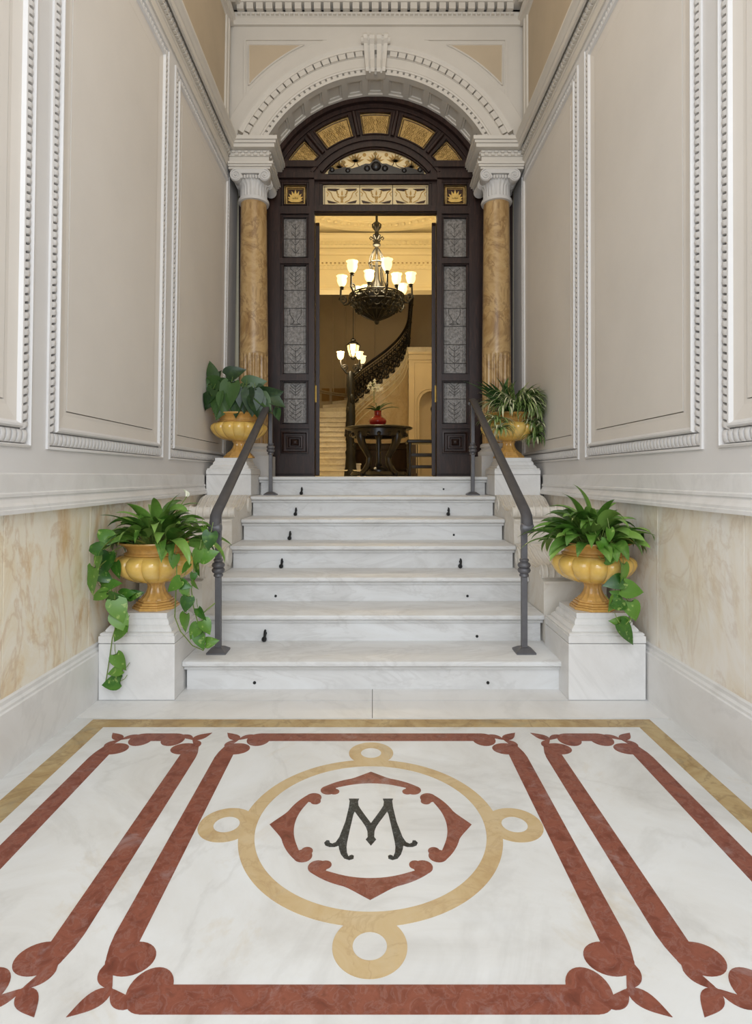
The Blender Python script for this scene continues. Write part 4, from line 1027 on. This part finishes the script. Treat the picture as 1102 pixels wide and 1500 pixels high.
pn.build('inset_panel', M['bronzetan'], al)
mb = MB(); mb.box(-3.0, 3.0, 14.2, 20.2, 8.0, 8.1); struct(mb.build('ceiling_alcove', M['halltop']))
# under-stair wall (inner cylinder) and helical stair
HR = .165
def zs(a): return hf+11*HR+13*HR*a/pi                    # height of the flight at angle a round the well
hs = thing('helical_staircase', (-.5, 14.4, hf), 'cream marble staircase curving up at the back of the hall', 'staircase')
mb = MB()
N = 40
for i in range(N):
    a, b = pi*i/N, pi*(i+1)/N
    q = lambda a_, z: (HCX-RI*cos(a_), HCY+RI*sin(a_), z)
    mb.add([q(a,hf), q(b,hf), q(b,zs(b)), q(a,zs(a))], [(0,1,2,3)])
mb.add([(HCX-RI,14.4,hf),(HCX-RI,HCY,hf),(HCX-RI,HCY,zs(0)),(HCX-RI,14.4,hf+.05)], [(0,1,2,3)])
mb.build('well_wall', M['hallmarb'], hs, smooth=True)
mb = MB()                                                # dark brown band low round the well
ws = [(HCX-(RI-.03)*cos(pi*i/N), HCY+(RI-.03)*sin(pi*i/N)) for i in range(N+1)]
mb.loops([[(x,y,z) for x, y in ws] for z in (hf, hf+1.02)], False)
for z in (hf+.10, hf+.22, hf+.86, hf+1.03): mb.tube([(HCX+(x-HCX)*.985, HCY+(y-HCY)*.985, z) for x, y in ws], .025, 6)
mb.build('low_dark_band', M['low_dark_band'], hs, smooth=True)
mb = MB()
for dz, r_ in ((-.02,.035), (-.18,.014), (-.30,.02), (-.52,.016)):
    mb.tube([(HCX-(RI-.012)*cos(a), HCY+(RI-.012)*sin(a), zs(a)+dz) for a in [pi*i/40 for i in range(41)]], r_, 6)
mb.build('string_moulding', M['halltop'], hs, smooth=True)
for k in range(11):                                      # straight lower flight, flared first steps
    y0 = 14.4+.3*(k-.5); z1 = hf+HR*(k+1); fl_ = {0:.48,1:.34,2:.18,3:.06}.get(k, 0)
    m = MB(); m.box(HCX-RO+.02, HCX-RI+fl_, y0, y0+.34, hf if k < 4 else z1-HR-.02, z1-.03)
    m.box(HCX-RO+.02, HCX-RI+fl_+.02, y0-.05, y0+.34, z1-.035, z1)
    m.build('step', M['hallstep'], hs, bevel=.006)
for k in range(13):
    a, b = pi*k/13, pi*(k+1)/13+.02; z1 = hf+HR*(12+k)
    m = MB(); pts = [(HCX-r*cos(q), HCY+r*sin(q)) for r, q in ((RI,a),(RO-.02,a),(RO-.02,(a+b)/2),(RO-.02,b),(RI,b))]
    m.prism(pts, z1-HR-.06, z1, lambda a_, b_, d: (a_, b_, d)); m.build('step', M['hallstep'], hs)
rl = MB(); br = MB()
RB = RI+.03
def hp(a, dz, rr=RB): return (HCX-rr*cos(a), HCY+rr*sin(a), zs(a)+dz)
pth = [(HCX-RB+.0, 14.5+.29*i, hf+HR*(i*.29/.3+.4)+.98) for i in range(11)]+[hp(pi*i/36, .98+.06*(1-i/36)) for i in range(1, 37)]+[(HCX+RB, HCY-.3*i, zs(pi)+.98+HR*i) for i in range(1, 9)]
rl.tube(pth, .042, 8); rl.build('hall_handrail', M['woodblack'], hs, smooth=True)
br.tube([(p[0], p[1], p[2]-.90) for p in pth], .024, 6); br.tube([(p[0], p[1], p[2]-.12) for p in pth], .014, 6)
def scroll(c, ex, ez, r, tn, sg, n=22):
    return [(c+ex*(r*(1-i/n*.8)*cos(sg*i/n*tn))+ez*(r*(1-i/n*.8)*sin(sg*i/n*tn))) for i in range(n+1)]
for i in range(1, len(pth)-1):
    P0 = Vector(pth[i]); T = (Vector(pth[i+1])-Vector(pth[i-1])); T.z = 0; T.normalize(); Z = Vector((0,0,1))
    br.tube([P0-Z*.90, P0-Z*.12], .010, 5)
    sl = (pth[i+1][2]-pth[i-1][2])/max(.01, (Vector(pth[i+1])-Vector(pth[i-1])).to_2d().length)
    if i < 12 or i % 2: 
        cc = P0+T*.10-Z*(.33-.1*sl); br.tube(scroll(cc, T, Z, .115, 9, 1), .016, 5)
        cc = P0+T*.10-Z*(.66-.1*sl); br.tube(scroll(cc, T, Z, .125, -9, 1), .016, 5)
    else:
        cc = P0+T*.06-Z*(.50-.05*sl); br.tube(scroll(cc, T, Z, .15, 10, 1), .018, 5); br.ball(cc+Z*.27, .045, 6, 4); br.ball(cc-Z*.25, .05, 6, 4)
br.build('balustrade', M['bronze'], hs, smooth=True)
# right-hand panelled wall with an arched niche
nw = sroot('wall_niche')
YN = 15.2
def np_(px, py): p = at(px, py, YN); return (p.x, p.z)
nich = [np_(614,700), np_(614,590)]+[np_(632+(-18)*cos(a), 590-22*sin(a)) for a in [pi/2*i/8 for i in range(1, 9)]]
nich = [np_(614,696)]+[np_(634-20*cos(a), 592-20*sin(a)) for a in [pi*i/16 for i in range(17)]]+[np_(654,696)]
o_ = [np_(599,698), np_(614,698)]+nich[1:-1]+[np_(654,698), (2.6,hf), (2.6,np_(0,518)[1]), np_(599,518)]
mb = MB(); mb.plate(o_, [], 0, .12, XZ(YN))
mb.box(np_(598,0)[0], 2.6, YN-.05, YN+.14, np_(0,519)[1], np_(0,516)[1]); mb.box(np_(598,0)[0], 2.6, YN-.03, YN+.02, np_(0,527)[1], np_(0,525)[1])
mb.build('panelled_wall', M['halltan'], nw)
mb = MB(); mb.box(np_(600,0)[0], np_(612,0)[0], YN-.02, YN+.01, hf, hf+.9); mb.build('low_dark_band', M['low_dark_band'], nw)  # dark brown band low on the wall beside the niche
mb = MB(); mb.add([np_q for np_q in [(1.2,YN+.45,hf),(2.6,YN+.45,hf),(2.6,YN+.45,4.3),(1.2,YN+.45,4.3)]], [(0,1,2,3)])
mb.build('niche_back', M['halltan'], nw)
mb = MB(); ins = [(p[0]-.07 if p[0] < 1.6 else p[0]+.07, p[1]+.05) for p in nich]
mb.tube([(p[0], YN-.005, p[1]) for p in ins], .018, 6); mb.tube([(p[0], YN-.005, p[1]) for p in nich], .012, 6)
mb.tube([(q[0], YN-.004, q[1]) for q in (np_(607,690), np_(607,531), np_(640,531))], .012, 6); mb.build('wall_ribs', M['halltan'], nw)
# ------------------------------------------------------------------ chandelier
KY = 10.5; KX = at(552,0,KY).x
def kz(py): return 1.2+(HY-py)/F*KY
ch = thing('chandelier', (KX, KY, 7.30), 'large dark bronze chandelier with lit tulip glass lamps above the hall table', 'chandelier')
m = MB(); m.tube([(KX,KY,7.30),(KX,KY,kz(375))], .022, 10); m.build('rod', M['bronze'], ch, smooth=True)
m = MB(); m.lathe([(.02,kz(326)),(.05,kz(330)),(.055,kz(336)),(.03,kz(340)),(.05,kz(344)),(.028,kz(350)),(.06,kz(356)),(.075,kz(358)),(.07,kz(360)),(.03,kz(362)),(.02,kz(365))], (KX,KY,0), 16)
for i in range(6):
    a = 2*pi*i/6; u = Vector((cos(a),sin(a),0)); c = Vector((KX,KY,kz(349)))
    m.tube([c+u*q[0]+Vector((0,0,q[1])) for q in ((.02,-.03),(.07,.0),(.11,.03),(.13,.0),(.11,-.03),(.085,-.015))], [.014,.014,.012,.012,.010,.010], 6)
    c = Vector((KX,KY,kz(335))); m.tube([c+u*q[0]+Vector((0,0,q[1])) for q in ((.03,-.02),(.07,.03),(.075,.08),(.05,.11))], [.02,.018,.014,.006], 6)
m.build('crown', M['bronze'], ch, smooth=True)
m = MB()
for i in range(8):
    a = 2*pi*i/8; u = Vector((cos(a),sin(a),0)); c = Vector((KX,KY,0))
    m.tube([c+u*r+Vector((0,0,z)) for r, z in ((.02,kz(363)),(.06,kz(367)),(.12,kz(376)),(.145,kz(386)),(.10,kz(398)),(.13,kz(412)),(.19,kz(424)))], .010, 6)
m.lathe([(.135,kz(385)),(.15,kz(386)),(.135,kz(387))], (KX,KY,0), 24, cap=False)
m.lathe([(.02,kz(375)),(.035,kz(395)),(.05,kz(410)),(.12,kz(420)),(.16,kz(428)),(.10,kz(432)),(.02,kz(434))], (KX,KY,0), 16)
m.build('cage', M['bronze'], ch, smooth=True)
m = MB()                                                 # pierced basket
m.lathe([(.36,kz(433)),(.38,kz(436)),(.36,kz(440)),(.31,kz(448)),(.22,kz(457)),(.12,kz(463)),(.05,kz(468)),(.035,kz(472)),(.0,kz(476))], (KX,KY,0), 48, lambda a, z: 1+.05*sin(a*12))
for rr, py in ((.50,434), (.50,437), (.46,446), (.30,458)):
    m.tube([(KX+rr*cos(2*pi*i/48), KY+rr*sin(2*pi*i/48), kz(py)) for i in range(48)], .016, 6, True)
for i in range(20):
    a = 2*pi*i/20; u = Vector((cos(a),sin(a),0)); w = Vector((-sin(a),cos(a),0)); c = Vector((KX,KY,0))
    m.tube([c+u*r+Vector((0,0,z)) for r, z in ((.50,kz(434)),(.52,kz(441)),(.46,kz(447)),(.33,kz(455)),(.30,kz(460)),(.20,kz(464)),(.06,kz(469)))], .012, 5)
    m.tube(scroll(c+u*.51+Vector((0,0,kz(441))), w, Vector((0,0,1)), .07, 9, 1), .012, 5)
    m.tube(scroll(c+u*.40+Vector((0,0,kz(451))), w, Vector((0,0,1)), .06, 9, -1), .012, 5)
m.ball((KX,KY,kz(471)), .05, 12, 8, (1,1,1.2))
m.build('basket', M['bronze'], ch, smooth=True)
lamps = [(516,391),(567,388),(501,412),(602,408),(541,405),(581,409),(523,428),(537,426),(566,432),(590,424)]
sh0 = None
def shade_mesh():
    m = MB(); pr = [(.022,-.105),(.045,-.092),(.068,-.06),(.084,-.015),(.088,.02),(.082,.05),(.084,.07),(.096,.088),(.104,.094)]
    m.lathe(pr, (0,0,0), 40, lambda a, z: 1+(.05*sin(a*8) if z > .05 else .02*sin(a*8)), cap=False); return m
for i, (px, py) in enumerate(lamps):
    d = F*(4.81-1.2)/(HY-py); p = at(px, py, d); u = Vector((p.x-KX, p.y-KY, 0)); L = u.length; u.normalize()
    a_ = MB(); c = Vector((KX,KY,0)); base = kz(438)
    inn = .30 if L < .5 else .44
    a_.tube([c+u*q*L+Vector((0,0,z)) for q, z in ((inn/max(L,.31),base),((inn+L)/2/L*1.0,base-.10),(.92,base-.11),(1.04,base-.02),(1.03,p.z-.17),(1.0,p.z-.11))], [.022,.02,.018,.018,.018,.022], 6)
    cc = c+u*L*.96+Vector((0,0,base-.02)); a_.tube(scroll(cc, u, Vector((0,0,1)), .085, 9, 1), .012, 5)
    a_.lathe([(.018,-.16),(.04,-.14),(.028,-.125),(.045,-.108),(.03,-.10)], p, 12)
    ao = a_.build('arm', M['bronze'], ch, smooth=True)
    if sh0 is None:
        sh0 = shade_mesh().build('shade', M['lamp'], ch, local=True, smooth=True); sh0.location = p-Vector(ch.location)
        b = MB(); b.ball((0,0,-.01), .035, 10, 8, (1,1,1.5)); b.build('bulb', M['bulb'], sh0, local=True, smooth=True)
    else: dup(sh0, p-Vector(ch.location), ch)
# hanging lantern and newel torchere
LY = 14.8
t = thing('hanging_lantern', tuple(at(517.5,427,LY)), 'small lit lantern hanging on a thin rod beside the curved balustrade', 'lantern')
c = at(517.5,512,LY); m = MB(); m.tube([(c.x,c.y,5.85),(c.x,c.y,c.z+.28)], .010, 6); m.build('rod', M['bronze'], t)
m = MB(); m.lathe([(.16,.10),(.145,-.02),(.10,-.16),(.05,-.20)], c, 6); m.build('glass', M['lantern'], t)
m = MB(); m.lathe([(.17,.10),(.18,.12),(.12,.18),(.06,.22),(.07,.25),(.02,.30)], c, 6); m.lathe([(.06,-.19),(.07,-.22),(.03,-.27),(.0,-.28)], c, 6)
for i in range(6):
    a = 2*pi*i/6; m.tube([(c.x+r*cos(a), c.y+r*sin(a), c.z+z) for r, z in ((.17,.11),(.15,-.02),(.105,-.16),(.05,-.21))], .014, 5)
m.build('lantern_frame', M['bronze'], t)
TY = 14.35; c = at(514,0,TY)
t = thing('newel_lamp', (c.x, TY, hf), 'tall dark bronze newel lamp at the foot of the curved stairs', 'lamp')
def tz(py): return 1.2+(HY-py)/F*TY
m = MB(); m.lathe([(.26,hf),(.26,hf+.12),(.20,hf+.2),(.17,hf+.5),(.20,hf+.62),(.13,hf+.72),(.11,hf+1.0),(.14,hf+1.25),(.17,hf+1.5),(.15,hf+1.75),(.11,hf+1.95),(.13,hf+2.15),(.15,hf+2.3),(.10,tz(548)),(.06,tz(544))], (c.x,TY,0), 20, lambda a, z: 1+.05*sin(a*6+z*9))
for i in range(5):
    a = i*1.3; m.ball((c.x+.10*cos(a), TY+.10*sin(a), hf+.75+.3*i), .10, 8, 6, (1,1,1.3))
for p in m.v:
    p.x = c.x+(p.x-c.x)*.72; p.y = TY+(p.y-TY)*.72
m.build('newel_post', M['blackm'], t, smooth=True)
for i, (px, py) in enumerate(((499,521), (527,521), (531,527))):
    p = at(px, py, TY-.05+.12*i); a_ = MB(); q = Vector((c.x, TY, tz(548)))
    a_.tube([q, q+(p-q)*.4-Vector((0,0,.16)), q+(p-q)*.85-Vector((0,0,.22)), Vector((p.x,p.y,p.z-.18)), Vector((p.x,p.y,p.z-.10))], .028, 6)
    a_.tube(scroll(q+(p-q)*.55-Vector((0,0,.10)), Vector((1 if px > 514 else -1,0,0)), Vector((0,0,1)), .09, 9, 1), .014, 5)
    a_.build('arm', M['bronze'], t, smooth=True)
    s2 = dup(sh0, p-Vector(t.location), t)
# ------------------------------------------------------------------ hall table, vase, orchid, chair
TYY = 9.5; tc = at(555,0,TYY); zt = 1.2+(HY-626)/F*TYY
t = thing('hall_table', (tc.x, TYY, hf), 'round dark carved hall table seen through the doorway', 'table')
m = MB(); m.lathe([(.0,zt-.045),(.50,zt-.045),(.545,zt-.04),(.56,zt-.03),(.57,zt-.015),(.56,zt-.004),(.54,zt),(0,zt)], (tc.x,TYY,0), 56); m.build('table_top', M['woodblack'], t, smooth=True)
m = MB(); m.lathe([(.46,zt-.045),(.46,zt-.16),(.44,zt-.175),(.42,zt-.16),(.42,zt-.045)], (tc.x,TYY,0), 48, cap=False)
for i in range(16):
    a = 2*pi*i/16; m.ball((tc.x+.46*cos(a), TYY+.46*sin(a), zt-.13), .035, 8, 6)
m.build('apron', M['woodblack'], t, smooth=True)
m = MB(); m.lathe([(.20,hf+.08),(.20,hf+.11),(.11,hf+.15),(.05,hf+.16),(.06,hf+.2),(.035,hf+.24),(.045,hf+.36),(.032,hf+.42),(.05,hf+.52),(.04,hf+.60),(.07,zt-.12),(.12,zt-.05)], (tc.x,TYY,0), 20); m.build('pedestal_column', M['woodblack'], t, smooth=True)
m = MB(); m.lathe([(.0,hf+.01),(.40,hf+.01),(.43,hf+.03),(.40,hf+.08),(0,hf+.08)], (tc.x,TYY,0), 24, lambda a, z: 1+.12*cos(4*a)); m.build('foot_shelf', M['woodblack'], t, smooth=True)
for i in range(4):
    a = pi/4+i*pi/2; u = Vector((cos(a),sin(a),0)); b = Vector((tc.x,TYY,0)); m = MB()
    m.tube([b+u*r+Vector((0,0,z)) for r, z in ((.40,zt-.09),(.43,zt-.16),(.40,zt-.26),(.30,zt-.40),(.22,hf+.32),(.24,hf+.20),(.33,hf+.09),(.39,hf+.045),(.42,hf+.03))], [.06,.075,.065,.055,.05,.05,.05,.05,.04], 10)
    m.ball(b+u*.40+Vector((0,0,hf+.035)), .04, 10, 8); m.build('leg', M['woodblack'], t, smooth=True)
vc = at(553.5,0,TYY); 
t = thing('vase', (vc.x, TYY, zt), 'red glazed bulbous vase standing on the dark hall table', 'vase')
m = MB(); m.lathe([(.0,0),(.075,0),(.085,.012),(.10,.03),(.14,.065),(.152,.10),(.14,.135),(.10,.16),(.068,.18),(.062,.20),(.06,.26),(.068,.275),(.058,.275),(.05,.2)], (vc.x,TYY,zt), 32, cap=False); m.build('body', M['redglaze'], t, smooth=True)
m = MB(); m.lathe([(.061,.196),(.070,.20),(.061,.204)], (vc.x,TYY,zt), 24, cap=False); m.build('neck_ring', M['redglaze'], t, smooth=True)
t = thing('orchid', (vc.x, TYY, zt+.27), 'white orchid with long green leaves in the red vase', 'plant')
m = MB(); s = MB(); f = MB(); b0 = Vector((vc.x, TYY, zt+.25))
for az, el, L, W, dr in ((pi+.3,.55,.24,.045,.9),(pi-.2,1.0,.22,.04,1.2),(.1,.9,.34,.05,1.0),(-.2,.5,.40,.05,.9),(-1.4,.9,.2,.04,1.0),(.3,1.1,.26,.04,.8)):
    leaf(m, b0, az, el, L, W, dr, .3, .2, 'lance')
top = at(546,560,TYY); s.tube([b0, b0+Vector((-.03,0,.16)), at(548,590,TYY), at(548,572,TYY), top], .006, 6)
rd = random.Random(9)
for px, py in ((543,563),(550,566),(546,570),(553,571),(540,567),(549,559),(555,566)):
    q = at(px, py, TYY-.03+rd.uniform(-.03,.03))
    for k in range(5):
        a = 2*pi*k/5+.3; leaf(f, q, -pi/2+cos(a)*.9, sin(a)*1.2+.1, .05, .02, .2, .1, 0, 'lance', 5)
    f.ball(q, .012, 6, 4)
m.build('foliage', M['darkgreen'], t, smooth=True); s.build('stems', M['stem'], t, smooth=True); f.build('flower', M['petal'], t, smooth=True)
CY = 9.75; c0 = at(598,0,CY).x; c1 = c0+.50
t = thing('hall_chair', ((c0+c1)/2, CY, hf), 'dark carved wooden chair half hidden by the right door leaf', 'chair')
zs_ = 1.2+(HY-645)/F*CY
m = MB(); m.box(c0-.03, c1, CY-.24, CY+.24, zs_-.06, zs_); m.build('seat', M['woodblack'], t, bevel=.015)
for x in (c0+.02, c1-.03):
    for y in (CY-.2, CY+.2):
        m = MB(); m.lathe([(.026,hf),(.032,hf+.04),(.022,hf+.10),(.03,hf+.2),(.022,hf+.3),(.032,hf+.42),(.028,zs_-.06)], (x,y,0), 12); m.build('leg', M['woodblack'], t, smooth=True)
for z in (hf+.14, hf+.34):
    for y in (CY-.2, CY+.2): m = MB(); m.box(c0+.02, c1-.03, y-.016, y+.016, z, z+.05); m.build('stretcher', M['woodblack'], t, bevel=.004)
m = MB(); m.box(c1-.07, c1-.03, CY-.22, CY+.22, zs_, zs_+.52)
for y in (CY-.22, 0+CY, CY+.22): m.lathe([(.03,zs_),(.035,zs_+.3),(.025,zs_+.5),(.045,zs_+.56),(.03,zs_+.62),(.0,zs_+.66)], (c1-.05,y,0), 10)
m.build('backrest', M['woodblack'], t, smooth=True)
# ------------------------------------------------------------------ light
def area(name, loc, rot, sx, sy, energy, col):
    l = bpy.data.lights.new(name, 'AREA'); l.shape = 'RECTANGLE'; l.size = sx; l.size_y = sy; l.energy = energy; l.color = col
    o = bpy.data.objects.new(name, l); COL.objects.link(o); o.location = loc; o.rotation_euler = rot; return o
def point(name, loc, energy, col, r=.1):
    l = bpy.data.lights.new(name, 'POINT'); l.energy = energy; l.color = col; l.shadow_soft_size = r
    o = bpy.data.objects.new(name, l); COL.objects.link(o); o.location = loc; return o
area('portal_daylight', (0,-1.4,2.7), (R(90),0,0), 2.9, 4.2, 125, (.86,.93,1.0))
area('ceiling_lamp', (0,2.6,6.1), (0,0,0), 1.2, 2.4, 16, (1.0,.90,.74))
point('entrance_fill', (0,.4,3.2), 52, (.95,.975,1.0), .3)  # added fill without a fixture, brightens the side walls
point('vault_fill', (0,3.3,5.3), 15, (1.0,.88,.70), .3)  # added unseen fill, lifts the arch and upper walls with warm light
point('chandelier_light', (KX,KY-.1,5.25), 215, (1.0,.83,.52), .3)
point('chandelier_low_light', (KX,KY-.7,4.75), 32, (1.0,.83,.52), .2)
point('newel_light', tuple(at(499,521,TY-.3)), 34, (1.0,.80,.48), .1)
point('lantern_light', tuple(at(517.5,512,LY-.35)), 34, (1.0,.80,.48), .1)
w = bpy.data.worlds.new('World'); SC.world = w; w.use_nodes = True
w.node_tree.nodes['Background'].inputs['Color'].default_value = (.80,.87,1.0,1); w.node_tree.nodes['Background'].inputs['Strength'].default_value = .7
# ------------------------------------------------------------------ camera
cam = bpy.data.cameras.new('camera'); co = bpy.data.objects.new('camera', cam); COL.objects.link(co)
co.location = (0,0,H); co.rotation_euler = (R(90),0,0)
cam.sensor_fit = 'HORIZONTAL'; cam.sensor_width = 36; cam.lens = 36*F/1102
cam.shift_x = (551-CX)/1102; cam.shift_y = -(750-HY)/1102
cam.clip_start = .02; cam.clip_end = 60
SC.camera = co
SC.view_settings.view_transform = 'Standard'; SC.view_settings.look = 'None'; SC.view_settings.gamma = 1
SC.view_settings.use_curve_mapping = False; SC.view_settings.exposure = .06
